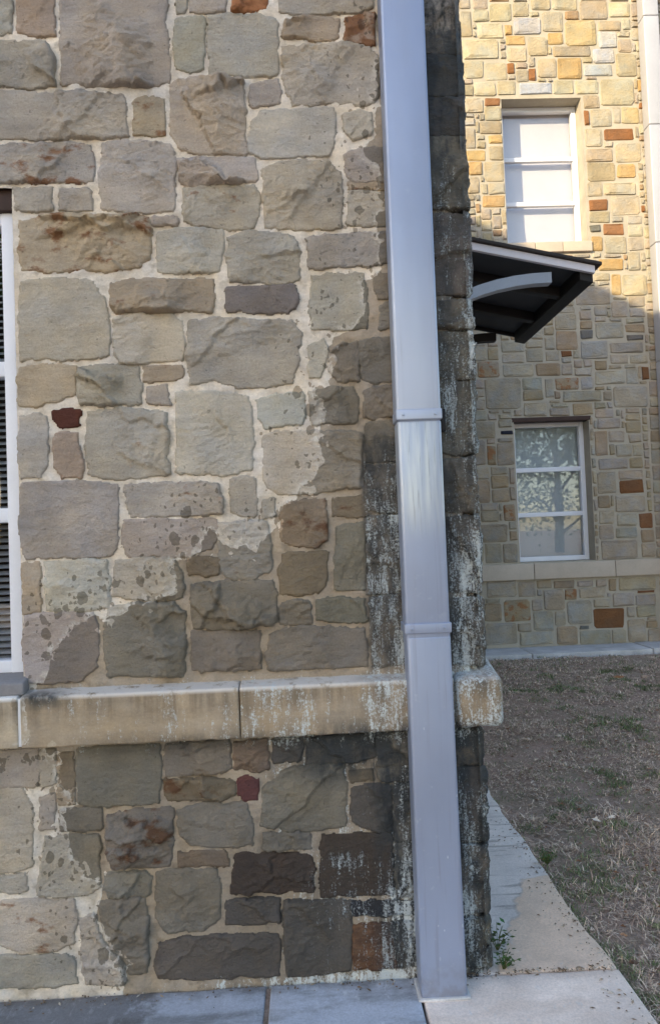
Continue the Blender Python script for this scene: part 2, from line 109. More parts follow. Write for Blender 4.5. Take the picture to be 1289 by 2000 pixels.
def rbox_mesh(lo, hi, rr=.004, step=None, seg=2):
    lo = np.array(lo, float); hi = np.array(hi, float); rr = min(rr, .49*float((hi-lo).min()))
    axes = []
    for k in range(3):
        e = [lo[k]+rr*(1-math.cos(i/seg*math.pi/2)) if False else lo[k]+rr*i/seg for i in range(seg+1)]
        e2 = [hi[k]-rr*i/seg for i in range(seg, -1, -1)]
        n = 1 if not step else max(1, int((hi[k]-lo[k]-2*rr)/step))
        mid = [e[-1]+(e2[0]-e[-1])*i/n for i in range(1, n)]
        axes.append(np.array(e+mid+e2))
    V = []; F = []; off = 0
    for k in range(3):
        a, b = (k+1) % 3, (k+2) % 3
        A, B = np.meshgrid(axes[a], axes[b], indexing='ij'); na, nb = A.shape
        for sgn, val in ((-1, lo[k]), (1, hi[k])):
            P = np.zeros((na*nb, 3)); P[:, a] = A.ravel(); P[:, b] = B.ravel(); P[:, k] = val
            V.append(P)
            I = np.arange(na*nb).reshape(na, nb)+off
            q = np.stack([I[:-1,:-1], I[1:,:-1], I[1:,1:], I[:-1,1:]], -1).reshape(-1, 4)
            F.append(q if sgn > 0 else q[:, ::-1]); off += na*nb
    V = np.concatenate(V); F = np.concatenate(F)
    key = np.round(V*1e5).astype(np.int64); _, first, inv = np.unique(key, axis=0, return_index=True, return_inverse=True)
    inv = inv.reshape(-1); V = V[first]; F = inv[F]
    C = np.clip(V, lo+rr, hi-rr); D = V-C; L = np.linalg.norm(D, axis=1); ok = L > 1e-9
    V[ok] = C[ok]+D[ok]/L[ok, None]*rr
    return V, F
def rbox(name, lo, hi, mat, parent=None, rr=.004, step=None, seg=2, col=None, fn=None, stain=False):
    V, F = rbox_mesh(lo, hi, rr, step, seg)
    if fn: V = fn(V)
    at = None
    if stain:
        a = stains(V[:,0], V[:,2]); at = dict(wet=a[0], eff=a[1], drk=a[2])
    return mesh_obj(name, V, F, mat, parent, True, col, at)
def join_meshes(parts):
    V = []; F = []; o = 0
    for v, f in parts:
        v = np.asarray(v, float)
        V.append(v); F += [tuple(int(i)+o for i in q) for q in f]; o += len(v)
    return np.concatenate(V), F
def tube(pts, rad_, n=8):
    pts = [np.array(p, float) for p in pts]; V = []; F = []
    for i, p in enumerate(pts):
        t = pts[min(i+1, len(pts)-1)]-pts[max(i-1, 0)]; t /= np.linalg.norm(t)+1e-9
        a = np.cross(t, (0, 0, 1) if abs(t[2]) < .9 else (1, 0, 0)); a /= np.linalg.norm(a); b = np.cross(t, a)
        rr = rad_[i] if hasattr(rad_, '__len__') else rad_
        for k in range(n):
            an = 2*math.pi*k/n; V.append(p+(a*math.cos(an)+b*math.sin(an))*rr)
    for i in range(len(pts)-1):
        for k in range(n): F.append((i*n+k, i*n+(k+1) % n, (i+1)*n+(k+1) % n, (i+1)*n+k))
    F.append(tuple(range(n))[::-1]); F.append(tuple((len(pts)-1)*n+k for k in range(n)))
    return np.array(V), F

# ------------------------------------------------------------------ materials
def lin(c): return tuple((v/255/12.92 if v/255 <= .04045 else ((v/255+.055)/1.055)**2.4) for v in c)
class NT:
    def __init__(s, name):
        s.m = bpy.data.materials.new(name); s.m.use_nodes = True; s.t = s.m.node_tree
        s.b = s.t.nodes['Principled BSDF']; s.pos = s.n('ShaderNodeNewGeometry').outputs['Position']
    def n(s, k): return s.t.nodes.new(k)
    def put(s, sock, v):
        if isinstance(v, bpy.types.NodeSocket): s.t.links.new(v, sock)
        elif v is not None:
            if sock.type == 'RGBA' and len(v) == 3: v = (*v, 1)
            sock.default_value = v
    def math(s, op, a, b=None, c=None, clamp=False):
        n = s.n('ShaderNodeMath'); n.operation = op; n.use_clamp = clamp
        for i, v in enumerate((a, b, c)): s.put(n.inputs[i], v)
        return n.outputs[0]
    def map(s, v, a, b, c, e, smooth=False):
        n = s.n('ShaderNodeMapRange'); n.interpolation_type = 'SMOOTHSTEP' if smooth else 'LINEAR'
        for i, q in enumerate((v, a, b, c, e)): s.put(n.inputs[i], q)
        return n.outputs[0]
    def mix(s, f, a, b, op='MIX'):
        n = s.n('ShaderNodeMix'); n.data_type = 'RGBA'; n.blend_type = op
        s.put(n.inputs[0], f); s.put(n.inputs[6], a); s.put(n.inputs[7], b); return n.outputs[2]
    def scalev(s, sc, off=(0,0,0), src=None):
        n = s.n('ShaderNodeMapping'); s.put(n.inputs[0], src or s.pos); n.inputs['Scale'].default_value = sc; n.inputs['Location'].default_value = off
        return n.outputs[0]
    def noise(s, scale, detail=4, rough=.55, vec=None, dist=0):
        n = s.n('ShaderNodeTexNoise'); s.put(n.inputs['Vector'], vec or s.pos); n.inputs['Scale'].default_value = scale
        n.inputs['Detail'].default_value = detail; n.inputs['Roughness'].default_value = rough; n.inputs['Distortion'].default_value = dist
        return n.outputs['Fac']
    def voro(s, scale, vec=None, rnd=1.0):
        n = s.n('ShaderNodeTexVoronoi'); s.put(n.inputs['Vector'], vec or s.pos); n.inputs['Scale'].default_value = scale; n.inputs['Randomness'].default_value = rnd
        return n.outputs['Distance'], n.outputs['Color']
    def attr(s, name, out='Fac'):
        n = s.n('ShaderNodeAttribute'); n.attribute_name = name; return n.outputs[out]
    def sep(s, c):
        n = s.n('ShaderNodeSeparateColor'); s.put(n.inputs[0], c); return n.outputs
    def rgb(s, v):
        n = s.n('ShaderNodeCombineColor')
        for i in range(3): s.put(n.inputs[i], v)
        return n.outputs[0]
    def bump(s, h, strength=.5, dist=.003):
        n = s.n('ShaderNodeBump'); n.inputs['Strength'].default_value = strength; n.inputs['Distance'].default_value = dist
        s.put(n.inputs['Height'], h); s.put(s.b.inputs['Normal'], n.outputs[0])
    def out(s, color=None, rough=None, spec=None, metal=None):
        if color is not None: s.put(s.b.inputs['Base Color'], color)
        if rough is not None: s.put(s.b.inputs['Roughness'], rough)
        if spec is not None: s.put(s.b.inputs['Specular IOR Level'], spec)
        if metal is not None: s.put(s.b.inputs['Metallic'], metal)
        return s.m

def wall_material(name, base, mode):
    """stone / mortar / cast ledge of the near wall: dry colour, then the wet zone, drops, salts and algae"""
    t = NT(name)
    if mode == 'stone':
        c = t.attr('col', 'Color'); rust = t.attr('col', 'Alpha')
    else:
        c = base; rust = 0.0
    mott = t.map(t.noise(7, 5), .3, .72, .80, 1.16)
    c = t.mix(1.0, c, t.rgb(mott), 'MULTIPLY')
    tint = t.map(t.noise(10, 3, vec=t.scalev((1,1,1), (3,1,7))), .38, .66, 0, 1)
    c = t.mix(1.0, c, t.mix(tint, (1.04, .995, .91), (.975, .995, 1.03)), 'MULTIPLY')
    lay = t.map(t.noise(9, 6, .65, vec=t.scalev((1,1,5))), .3, .7, .85, 1.10)
    grain = t.map(t.noise(190, 4, .7), .25, .75, .86, 1.13)
    c = t.mix(1.0, c, t.rgb(t.math('MULTIPLY', lay, grain)), 'MULTIPLY')
    if mode == 'stone':
        rm = t.map(t.noise(15, 5, .6, vec=t.scalev((1,1,1.6), (5,2,1))), t.math('SUBTRACT', .72, t.math('MULTIPLY', rust, .38)), t.math('SUBTRACT', .80, t.math('MULTIPLY', rust, .34)), 0, 1)
        rm = t.math('MULTIPLY', rm, t.map(rust, 0, .12, 0, .85))
        c = t.mix(rm, c, t.mix(t.noise(60, 3), (.26,.12,.045), (.16,.06,.03)))
        pit = t.map(t.noise(75, 3, .6, vec=t.scalev((1,1,1), (9,9,9))), .27, .33, .62, 1)
        c = t.mix(1.0, c, t.rgb(pit), 'MULTIPLY')
    if mode == 'mortar':
        smut = t.map(t.noise(18, 5, .6), .3, .5, 0, 1)
        c = t.mix(t.math('MULTIPLY', t.map(t.noise(30, 4), .55, .7, 0, 1), .55), c, lin((148,136,118)))
        c = t.mix(smut, t.mix(1.0, c, (.80,.78,.76), 'MULTIPLY'), c)
    if mode == 'ledge':
        zz = t.n('ShaderNodeSeparateXYZ'); t.put(zz.inputs[0], t.pos)
        sk = t.map(t.noise(38, 6, .6, vec=t.scalev((1,1,.05))), .38, .62, 0, 1)
        sk = t.math('MULTIPLY', sk, t.map(t.math('ADD', zz.outputs['Z'], t.map(t.noise(9, 3), 0, 1, -.06, .06)), .66, .76, 0, .75, True))
        c = t.mix(sk, c, t.mix(1.0, c, (.42,.42,.42), 'MULTIPLY'))
        edge = t.math('MULTIPLY', t.map(zz.outputs['Z'], .756, .764, 0, 1), t.map(t.noise(30, 5, .7), .32, .46, 0, .92))
        c = t.mix(edge, c, lin((226,224,222)))
    # stains
    W = t.attr('wet'); E = t.attr('eff'); K = t.attr('drk')
    W2 = t.math('ADD', W, t.map(t.noise(13, 3, .5, dist=.6), 0, 1, -.045, .045))
    W2 = t.math('ADD', W2, t.map(t.noise(55, 2), 0, 1, -.012, .012))
    wet = t.map(W2, -.0012, .0012, 0, 1)
    flat = t.scalev((1, .001, .8))
    def drops(sc, off, prob, rmax):
        vv = t.n('ShaderNodeVectorMath'); vv.operation = 'ADD'; nt_ = t.n('ShaderNodeTexNoise'); nt_.inputs['Scale'].default_value = 60; nt_.inputs['Detail'].default_value = 2; t.put(nt_.inputs['Vector'], t.pos)
        sc_ = t.n('ShaderNodeVectorMath'); sc_.operation = 'MULTIPLY'; t.put(sc_.inputs[0], nt_.outputs['Color']); sc_.inputs[1].default_value = (.018, 0, .018); t.put(vv.inputs[0], sc_.outputs[0]); t.put(vv.inputs[1], t.scalev((1, .001, .8), off))
        dd, cc = t.voro(sc, vv.outputs[0]); ch = t.sep(cc)
        rr = t.map(t.math('POWER', ch[0], 1.6), 0, 1, rmax*.28, rmax*1.1)
        return t.math('MULTIPLY', t.math('LESS_THAN', dd, rr), t.math('LESS_THAN', ch[1], prob))
    pr = t.map(W2, -.10, -.005, 0, .68); pr2 = t.map(W2, -.16, -.01, 0, .62)
    d1 = drops(33, (0,0,0), pr, .46); d2 = drops(75, (2.3,0,1.1), pr2, .40)
    drop = t.math('MAXIMUM', d1, d2)
    dry = t.math('MULTIPLY', drops(34, (7.7,0,3.1), t.map(W2, 0, .03, .55, 0), .5), wet)      # dry islands inside the edge
    rim = t.math('MULTIPLY', t.map(W2, -.020, -.003, 0, 1), t.math('SUBTRACT', 1, wet))
    wet = t.math('MAXIMUM', t.math('SUBTRACT', wet, dry), drop)
    c = t.mix(t.math('MULTIPLY', rim, t.map(t.noise(55, 5, .7), .44, .56, 0, .8)), c, lin((212,206,196)))
    if mode == 'mortar': wc = t.mix(1.0, c, (.50,.46,.41), 'MULTIPLY')
    elif mode == 'ledge': wc = t.mix(1.0, c, (.80,.76,.72), 'MULTIPLY')
    else: wc = t.mix(1.0, c, (.50,.49,.46), 'MULTIPLY')
    c = t.mix(wet, c, wc)
    k = t.math('MULTIPLY', K, t.map(t.noise(26, 6, .7, vec=t.scalev((1,1,.45), (4,4,4))), .32, .56, .30, 1.3), clamp=True)
    c = t.mix(k, c, t.mix(t.noise(30, 3), (.030,.030,.028), (.045,.052,.058)))
    st = t.math('ADD', t.math('MULTIPLY', t.noise(75, 8, .8, vec=t.scalev((1,1,.16))), .55), t.math('MULTIPLY', t.noise(170, 5, .8), .45))
    st = t.math('ADD', st, t.map(t.noise(7, 3, vec=t.scalev((1.3,1,.5))), .3, .7, -.07, .07))
    em = t.map(st, t.math('SUBTRACT', .635, t.math('MULTIPLY', E, .175)), t.math('SUBTRACT', .695, t.math('MULTIPLY', E, .165)), 0, 1)
    em = t.math('MULTIPLY', em, t.map(E, .03, .4, 0, .9))
    c = t.mix(em, c, lin((196,204,206)))
    rg = t.mix(wet, t.rgb(.92), t.rgb(.50))
    hb = t.math('ADD', t.math('MULTIPLY', t.noise(38, 8, .68, vec=t.scalev((1,1,1.5))), 1.0), t.math('MULTIPLY', t.noise(240, 5, .7), .35))
    hb = t.math('ADD', hb, t.math('MULTIPLY', em, .15))
    t.bump(hb, 1.0 if mode == 'stone' else .5, .009 if mode == 'stone' else .0035)
    return t.out(c, rg, .28)

def simple(name, color, rough=.7, spec=.3, var=.12, sc=8, bump=0, bsc=60, metal=0, tint=None):
    t = NT(name); c = color
    if len(c) == 3 and max(c) > 1.01: c = lin(c)
    c = t.mix(1.0, c, t.rgb(t.map(t.noise(sc, 5, .6), .3, .7, 1-var, 1+var)), 'MULTIPLY')
    c = t.mix(1.0, c, t.rgb(t.map(t.noise(sc*18, 4, .7), .25, .75, 1-var*.6, 1+var*.6)), 'MULTIPLY')
    if bump: t.bump(t.noise(bsc, 6, .65), bump, .004)
    return t.out(c, rough, spec, metal)

M = {}
M['stone'] = wall_material('near_stone', None, 'stone')
M['mortar'] = wall_material('near_mortar', lin((216,207,196)), 'mortar')
M['ledge'] = wall_material('cast_ledge', lin((184,170,150)), 'ledge')
def far_stone_mat():
    t = NT('far_stone'); c = t.attr('col', 'Color')
    c = t.mix(1.0, c, t.rgb(t.map(t.noise(6, 5), .3, .7, .84, 1.14)), 'MULTIPLY')
    c = t.mix(1.0, c, t.mix(t.map(t.noise(9, 4, vec=t.scalev((1,1,1), (5,5,5))), .4, .64, 0, 1), (1.05,.99,.88), (.95,1,1.07)), 'MULTIPLY')
    rm = t.math('MULTIPLY', t.map(t.noise(13, 4, .6), .52, .58, 0, .85), t.attr('col', 'Alpha'))
    c = t.mix(rm, c, (.26,.11,.04))
    c = t.mix(1.0, c, t.rgb(t.map(t.noise(120, 4, .7), .25, .75, .88, 1.12)), 'MULTIPLY')
    t.bump(t.noise(26, 8, .68, vec=t.scalev((1,1,1.6))), .8, .018)
    return t.out(c, .92, .25)
M['far_stone'] = far_stone_mat()
M['far_mortar'] = simple('far_mortar', (168,160,146), .95, .2, .12, 7, .4, 60)
M['far_ledge'] = simple('far_limestone', (182,170,156), .9, .25, .10, 4, .2, 40)
def spout_mat():
    t = NT('painted_spout'); c = lin((147,157,181))
    streak = t.noise(45, 5, .6, vec=t.scalev((1,1,.06)))
    zz = t.n('ShaderNodeSeparateXYZ'); t.put(zz.inputs[0], t.pos)
    z = zz.outputs['Z']
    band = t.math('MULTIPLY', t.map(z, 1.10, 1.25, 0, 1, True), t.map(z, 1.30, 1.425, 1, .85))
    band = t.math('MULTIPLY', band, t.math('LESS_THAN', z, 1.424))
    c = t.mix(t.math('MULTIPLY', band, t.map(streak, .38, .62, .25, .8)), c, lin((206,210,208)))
    sc = t.math('MULTIPLY', band, t.map(t.noise(110, 4, .6, vec=t.scalev((1,1,.05), (3,3,3))), .57, .64, 0, .45)); c = t.mix(sc, c, lin((112,116,122)))
    dd, cc = t.voro(70, t.scalev((1, .001, .40))); ch = t.sep(cc)
    fl = t.math('MULTIPLY', t.math('LESS_THAN', dd, .15), t.math('LESS_THAN', ch[0], .30))
    fl = t.math('MULTIPLY', fl, t.math('MULTIPLY', t.map(z, .75, .5, 0, .75), t.map(t.noise(30, 3), .4, .55, .2, 1)))
    c = t.mix(fl, c, lin((220,226,232)))
    c = t.mix(1.0, c, t.rgb(t.map(t.noise(5, 4, vec=t.scalev((1,1,.5))), .3, .7, .92, 1.06)), 'MULTIPLY')
    lt = t.math('MULTIPLY', t.map(z, 1.45, 1.50, .9, 1), t.map(z, 1.55, 2.0, .35, 0, True)); lt = t.math('MULTIPLY', lt, t.math('GREATER_THAN', z, 1.424)); c = t.mix(lt, c, lin((205,212,226)))  # paler stretch: reflected brightness gradient put into the paint colour
    run = t.math('MULTIPLY', t.map(t.noise(70, 5, .65, vec=t.scalev((1,1,.03), (6,6,6))), .56, .66, 0, .30), t.map(t.noise(3, 3), .4, .6, .2, 1)); c = t.mix(run, c, lin((120,122,132)))
    scu = t.math('MULTIPLY', t.map(t.noise(24, 7, .75), .60, .70, 0, .35), t.map(z, 1.3, .4, .3, 1)); c = t.mix(scu, c, lin((186,192,204)))  # pale scuffs, denser downward to brighten the dimmer lower pipe through colour
    grime = t.math('MULTIPLY', t.map(z, .10, .0, 0, .5), t.map(t.noise(40, 4), .4, .6, .2, 1)); c = t.mix(grime, c, lin((120,116,112)))
    t.bump(t.math('ADD', t.noise(4.5, 3), t.math('MULTIPLY', t.noise(60, 4), .03)), .16, .02)
    return t.out(c, t.map(streak, .3, .7, .34, .48), .5, .35)
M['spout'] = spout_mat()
M['spout_far'] = simple('far_spout_paint', (176,176,182), .45, .4, .05, 3, metal=.2)
M['frame'] = simple('white_frame', (222,224,232), .4, .4, .04, 6)
M['slat'] = simple('blind_slat', (150,154,158), .55, .3, .06, 10)
M['blind'] = simple('closed_blind', (214,210,212), .7, .3, .05, 3)
M['dark'] = simple('dark_room', (16,16,18), .9, .1, .1)
M['steel'] = simple('brown_steel_lintel', (62,44,38), .6, .3, .25, 20)
def glass_mat():
    t = NT('window_glass'); t.t.nodes.remove(t.b)
    tr = t.n('ShaderNodeBsdfTransparent'); tr.inputs[0].default_value = (.95,.955,.965,1)
    gl = t.n('ShaderNodeBsdfGlossy'); gl.inputs['Roughness'].default_value = .015
    bp = t.n('ShaderNodeBump'); bp.inputs['Strength'].default_value = .012; bp.inputs['Distance'].default_value = .02; t.put(bp.inputs['Height'], t.noise(2.2, 2)); t.put(gl.inputs['Normal'], bp.outputs[0])
    g = t.n('ShaderNodeNewGeometry'); dt = t.n('ShaderNodeVectorMath'); dt.operation = 'DOT_PRODUCT'; t.put(dt.inputs[0], g.outputs['Incoming']); t.put(dt.inputs[1], g.outputs['Normal'])
    f = t.math('ADD', t.math('MULTIPLY', t.math('POWER', t.math('SUBTRACT', 1, t.math('ABSOLUTE', dt.outputs['Value'])), 5), .9), .085)
    mx = t.n('ShaderNodeMixShader')
    t.put(mx.inputs[0], f); t.put(mx.inputs[1], tr.outputs[0]); t.put(mx.inputs[2], gl.outputs[0])
    t.put(t.t.nodes['Material Output'].inputs[0], mx.outputs[0]); return t.m
M['glass'] = glass_mat()
def concrete(name, base, wetc, alg):
    t = NT(name); c = lin(base)
    c = t.mix(1.0, c, t.rgb(t.map(t.noise(5, 6, .6), .3, .7, .78, 1.16)), 'MULTIPLY')
    c = t.mix(t.map(t.noise(4, 5, .65, vec=t.scalev((1,2.5,1), (2,8,1))), .46, .62, 0, alg), c, lin(wetc))
    c = t.mix(t.map(t.noise(46, 6, .7, vec=t.scalev((1,.5,1), (2,8,1))), .60, .70, 0, .4), c, lin((205,208,212)))
    if alg > .7:
        xx = t.n('ShaderNodeSeparateXYZ'); t.put(xx.inputs[0], t.pos); e = t.math('ADD', xx.outputs['X'], t.map(t.noise(9, 5, .65), 0, 1, -.22, .22))
        c = t.mix(t.map(e, -.40, -.46, 0, .72), c, lin((92,88,84)))
        bs = t.math('ADD', xx.outputs['Y'], t.map(t.noise(26, 5, .7), 0, 1, -.05, .05)); c = t.mix(t.map(bs, -.05, .0, 0, .6), c, lin((110,104,98)))
        c = t.mix(t.math('MULTIPLY', t.map(t.noise(34, 6, .75, vec=t.scalev((1,.35,1), (5,5,1))), .56, .66, 0, .6), t.map(e, -.3, .1, .3, 1)), c, lin((222,224,228)))
    c = t.mix(1.0, c, t.rgb(t.map(t.noise(160, 5, .75), .25, .75, .80, 1.18)), 'MULTIPLY')
    t.bump(t.noise(110, 6, .7), .5, .002)
    return t.out(c, .75, .35)
M['conc_blue'] = concrete('damp_front_concrete', (192,196,206), (120,120,120), .75)
M['conc_tan'] = concrete('tan_concrete', (240,222,208), (222,200,182), .6)
M['conc_far'] = concrete('far_concrete', (196,194,194), (150,150,146), .3)
def side_conc():
    t = NT('side_strip_concrete')
    x = t.n('ShaderNodeSeparateXYZ'); t.put(x.inputs[0], t.pos)
    e = t.math('SUBTRACT', x.outputs['X'], t.math('ADD', .455, t.math('MULTIPLY', x.outputs['Y'], .42)))
    e = t.math('ADD', e, t.map(t.noise(12, 4), 0, 1, -.05, .05))
    e = t.math('SUBTRACT', e, t.math('MULTIPLY', t.math('MAXIMUM', t.math('SUBTRACT', x.outputs['Y'], .5), 0), 4))
    f = t.map(e, -.006, .006, 0, 1)
    c = t.mix(f, lin((222,214,208)), lin((226,202,180)))
    c = t.mix(t.map(e, -.012, 0, 0, .5), c, t.mix(f, lin((150,132,114)), c))
    c = t.mix(1.0, c, t.rgb(t.map(t.noise(5, 6, .6), .3, .7, .80, 1.15)), 'MULTIPLY')
    gr = t.noise(36, 5, .55, vec=t.scalev((.11,1,1), (1,2,1)), dist=.5)
    c = t.mix(t.math('MULTIPLY', t.map(gr, .57, .63, 0, .45), t.math('SUBTRACT', 1, f)), c, lin((96,90,86)))
    c = t.mix(t.map(t.noise(50, 6, .7, vec=t.scalev((1,.5,1), (2,8,1))), .61, .70, 0, .45), c, lin((210,212,214)))
    c = t.mix(1.0, c, t.rgb(t.map(t.noise(160, 5, .75), .25, .75, .80, 1.18)), 'MULTIPLY')
    t.bump(t.math('SUBTRACT', t.noise(110, 6, .7), t.math('MULTIPLY', t.map(gr, .54, .64, 0, .3), t.math('SUBTRACT', 1, f))), .6, .003)
    return t.out(c, .75, .35)
M['conc_side'] = side_conc()
M['fascia'] = simple('canopy_fascia', (222,220,230), .5, .35, .05, 4)
M['bracket'] = simple('canopy_bracket', (152,160,174), .45, .4, .06, 4)
M['canopy_dark'] = simple('canopy_frame', (30,28,30), .55, .3, .15, 8)
M['canopy_panel'] = simple('canopy_soffit', (58,60,66), .6, .3, .12, 4)
M['canopy_roof'] = simple('canopy_roof', (54,48,46), .6, .3, .1, 4)
def soil_mat():
    t = NT('lawn_soil')
    c = t.mix(t.map(t.noise(3.5, 6, .7), .44, .64, 0, .8), lin((172,146,132)), lin((128,126,98)))
    c = t.mix(t.map(t.noise(45, 6, .7), .35, .68, 0, .8), c, lin((196,174,160)))
    c = t.mix(1.0, c, t.rgb(t.map(t.noise(120, 5, .7), .25, .75, .55, 1.3)), 'MULTIPLY')
    t.bump(t.noise(60, 8, .75), 1, .012); return t.out(c, .95, .15)
M['soil'] = soil_mat()
def col_mat(name, rough=.8, trans=0):
    t = NT(name); c = t.mix(1.0, t.attr('col', 'Color'), t.rgb(t.map(t.noise(90, 3), .3, .7, .85, 1.15)), 'MULTIPLY'); return t.out(c, rough, .2)
M['blade'] = col_mat('grass_blades'); M['leafcol'] = col_mat('leaf_litter')
M['bark'] = simple('bark', (74,62,52), .9, .2, .3, 12, .8, 30)
M['stucco'] = simple('neighbour_stone', (150,140,122), .9, .2, .15, 3, .4, 20)
M['shingle'] = simple('neighbour_shingle', (84,80,78), .9, .2, .2, 6, .5, 25)

PAL = dict(N=(163,153,137), O=(154,146,130), G=(152,152,149), L=(181,181,180), B=(175,163,138), Y=(186,176,150), W=(152,130,104), C=(164,143,110),
           R=(154,108,72), D=(120,113,104), K=(44,46,56), P=(122,78,76), M=(84,50,40), E=(100,84,70),
           A=(190,160,112), T=(190,174,132), V=(158,138,116))
def pal(k, rust=0, j=6, m=(1.17,1.20,1.36)):
    if k in 'GLK' and j == 6: m = (m[0]*1.04, m[1]*.99, m[2]*.86)
    q = .60 if (j == 6 and k in 'NOGLBYCW') else 1.0
    o = random.uniform(-j, j); c = lin([max(0, v*q+mv*(1-q)+o+random.uniform(-2, 2)) for v, mv in zip(PAL[k], (164,154,136))]); return (c[0]*m[0], c[1]*m[1], c[2]*m[2], rust)

# ------------------------------------------------------------------ split-faced stones as height fields
def facets(x, z, seed, cx, cz, size, rough):
    rs = random.Random(seed); k = dict(s=.12, m=.30, r=.46)[rough]
    h = np.full(x.shape, 9.)
    for i in range(dict(s=3, m=5, r=8)[rough]):
        a = rs.uniform(0, 6.283); g = rs.uniform(.2, 1)*k; ox = rs.uniform(-.5,.5)*size; oz = rs.uniform(-.35,.35)*size
        h = np.minimum(h, rs.uniform(0,.004)+g*(math.cos(a)*(x-cx-ox)+math.sin(a)*(z-cz-oz)))
    return h
def stone_patch(poly, seed, rough, step, proud=None, relief=None):
    P = np.array(poly); cx, cz = P.mean(0); size = float(np.sqrt(np.ptp(P[:,0])*np.ptp(P[:,1])))
    rs = random.Random(seed*3+1)
    lo = P.min(0)-.012; hi = P.max(0)+.012
    nx = int((hi[0]-lo[0])/step)+2; nz = int((hi[1]-lo[1])/step)+2
    X, Z = np.meshgrid(lo[0]+np.arange(nx)*step, lo[1]+np.arange(nz)*step, indexing='ij')
    def sdf(X, Z):
        dx = (fbm(X*38, Z*38, seed, 3)-.5)*.012+(fbm(X*130, Z*130, seed+5, 2)-.5)*.005
        dz = (fbm(X*38, Z*38, seed+50, 3)-.5)*.012+(fbm(X*130, Z*130, seed+55, 2)-.5)*.005
        return sdpoly(X+dx, Z+dz, P)+.0074
    sd = sdf(X, Z); ins = sd > 0
    cell = ins[:-1,:-1] | ins[1:,:-1] | ins[:-1,1:] | ins[1:,1:]
    keep = np.zeros(X.shape, bool)
    keep[:-1,:-1] |= cell; keep[1:,:-1] |= cell; keep[:-1,1:] |= cell; keep[1:,1:] |= cell
    out = keep & ~ins
    e = step*.3
    gx = (sdf(X+e, Z)-sdf(X-e, Z))/(2*e); gz = (sdf(X, Z+e)-sdf(X, Z-e))/(2*e); gl = np.sqrt(gx*gx+gz*gz)+.2
    mv = np.clip(-sd, 0, step*1.5)
    X = np.where(out, X+gx/gl*mv, X); Z = np.where(out, Z+gz/gl*mv, Z)
    tau = dict(s=.004, m=.006, r=.009)[rough]*(.4+1.5*fbm(X*30, Z*30, seed+91, 3))
    tt = np.clip(sd/tau, 0, 1); prof = np.sqrt(np.clip(1-(1-tt)**2, 0, 1))
    am = relief if relief is not None else dict(s=.7, m=1.3, r=1.7)[rough]
    wx = (fbm(X*14, Z*14, seed+9)-.5)*.05; wz = (fbm(X*14, Z*14, seed+19)-.5)*.05
    f = facets(X+wx, Z+wz, seed, cx, cz, size, rough)
    f = f-np.median(f[ins]) if ins.any() else f
    f = np.clip(f, -.022, .022)
    an = rs.uniform(-.35,.35); ca, sa = math.cos(an), math.sin(an)
    lx, lz = X*ca+Z*sa, -X*sa+Z*ca
    n1 = fbm(lx*9, lz*22, seed+31, 5)-.5
    q = n1*rs.uniform(6, 9); ter = (np.floor(q)+sstep(.72, 1.0, q-np.floor(q))-q)       # spalled layers with sharp risers
    rid = 1-np.abs(2*fbm(lx*24, lz*40, seed+77, 4)-1)
    stp = 0                                                                             # spalls: crisp steps along wandering lines
    for i in range(dict(s=(1 if rs.random() < .5 else 0), m=2, r=4)[rough]):
        a = rs.choice((rs.uniform(-.5,.5), rs.uniform(.4,1.3), rs.uniform(-1.3,-.4), PI+rs.uniform(-.4,.4))); ox = rs.uniform(-.4,.4)*size; oz = rs.uniform(-.35,.35)*size
        l_ = -math.sin(a)*(X-cx-ox)+math.cos(a)*(Z-cz-oz)+(fbm(X*22, Z*22, seed+i*13+200, 5)-.5)*.05
        win = sstep(.0, .3, fbm(X*7, Z*7, seed+i*5+300, 2)-.32)
        stp = stp+dict(s=.0045, m=.008, r=.010)[rough]*rs.uniform(.6,1.2)*sstep(-.0015, .0015, l_)*np.exp(-np.clip(l_,0,9)/.06)*win
    h = (proud if proud is not None else rs.uniform(.006,.009))*prof+am*prof*(.55*f+.007*(fbm(X*20, Z*20, seed+61, 4)-.5)+.004*ter+.003*(rid-.75)+stp)
    h = np.maximum(h, .0062*prof)
    H = np.where(out, -.014, h-.002*(1-prof))
    idx = -np.ones(X.shape, int); idx[keep] = np.arange(keep.sum())
    q = np.stack([idx[:-1,:-1], idx[1:,:-1], idx[1:,1:], idx[:-1,1:]], -1)[cell]
    return X[keep], Z[keep], H[keep], q

# ------------------------------------------------------------------ ground
def ground():
    n = 130
    xs = np.concatenate([[-600,-150,-40], np.linspace(.77, 7.5, n), [40,150,600]]); ys = np.concatenate([[-600,-150,-30], np.linspace(-3.2, 4.72, n), [30,150,600]])
    X, Y = np.meshgrid(xs, ys, indexing='ij')
    Zz = -.022+(fbm(X*2.2, Y*2.2, 3)-.5)*.03+(fbm(X*17, Y*17, 4)-.5)*.020
    far = (X < .7) | (X > 7.4) | (Y > 4.71) | (Y < -3.1); Zz = np.where(far, -.035, Zz); Zz = np.where((X < .95) & ~far, np.minimum(Zz, -.012), Zz)
    I = np.arange(X.size).reshape(X.shape)
    q = np.stack([I[:-1,:-1], I[1:,:-1], I[1:,1:], I[:-1,1:]], -1).reshape(-1, 4)
    o = mesh_obj('lawn', np.stack([X, Y, Zz], -1).reshape(-1, 3), q, M['soil'], None, True)
    tag(o, 'brown dormant lawn with dull green patches beside the concrete strip', 'lawn', kind='structure')
ground()
ap = thing('concrete_apron', 'concrete apron strip at the foot of the near stone wall', 'pavement'); ap['kind'] = 'structure'
def wob(V):
    V = V.copy(); V[:,2] += np.where(V[:,2] > -.02, (fbm(V[:,0]*9, V[:,1]*9, 8, 3)-.5)*.004, 0); return V
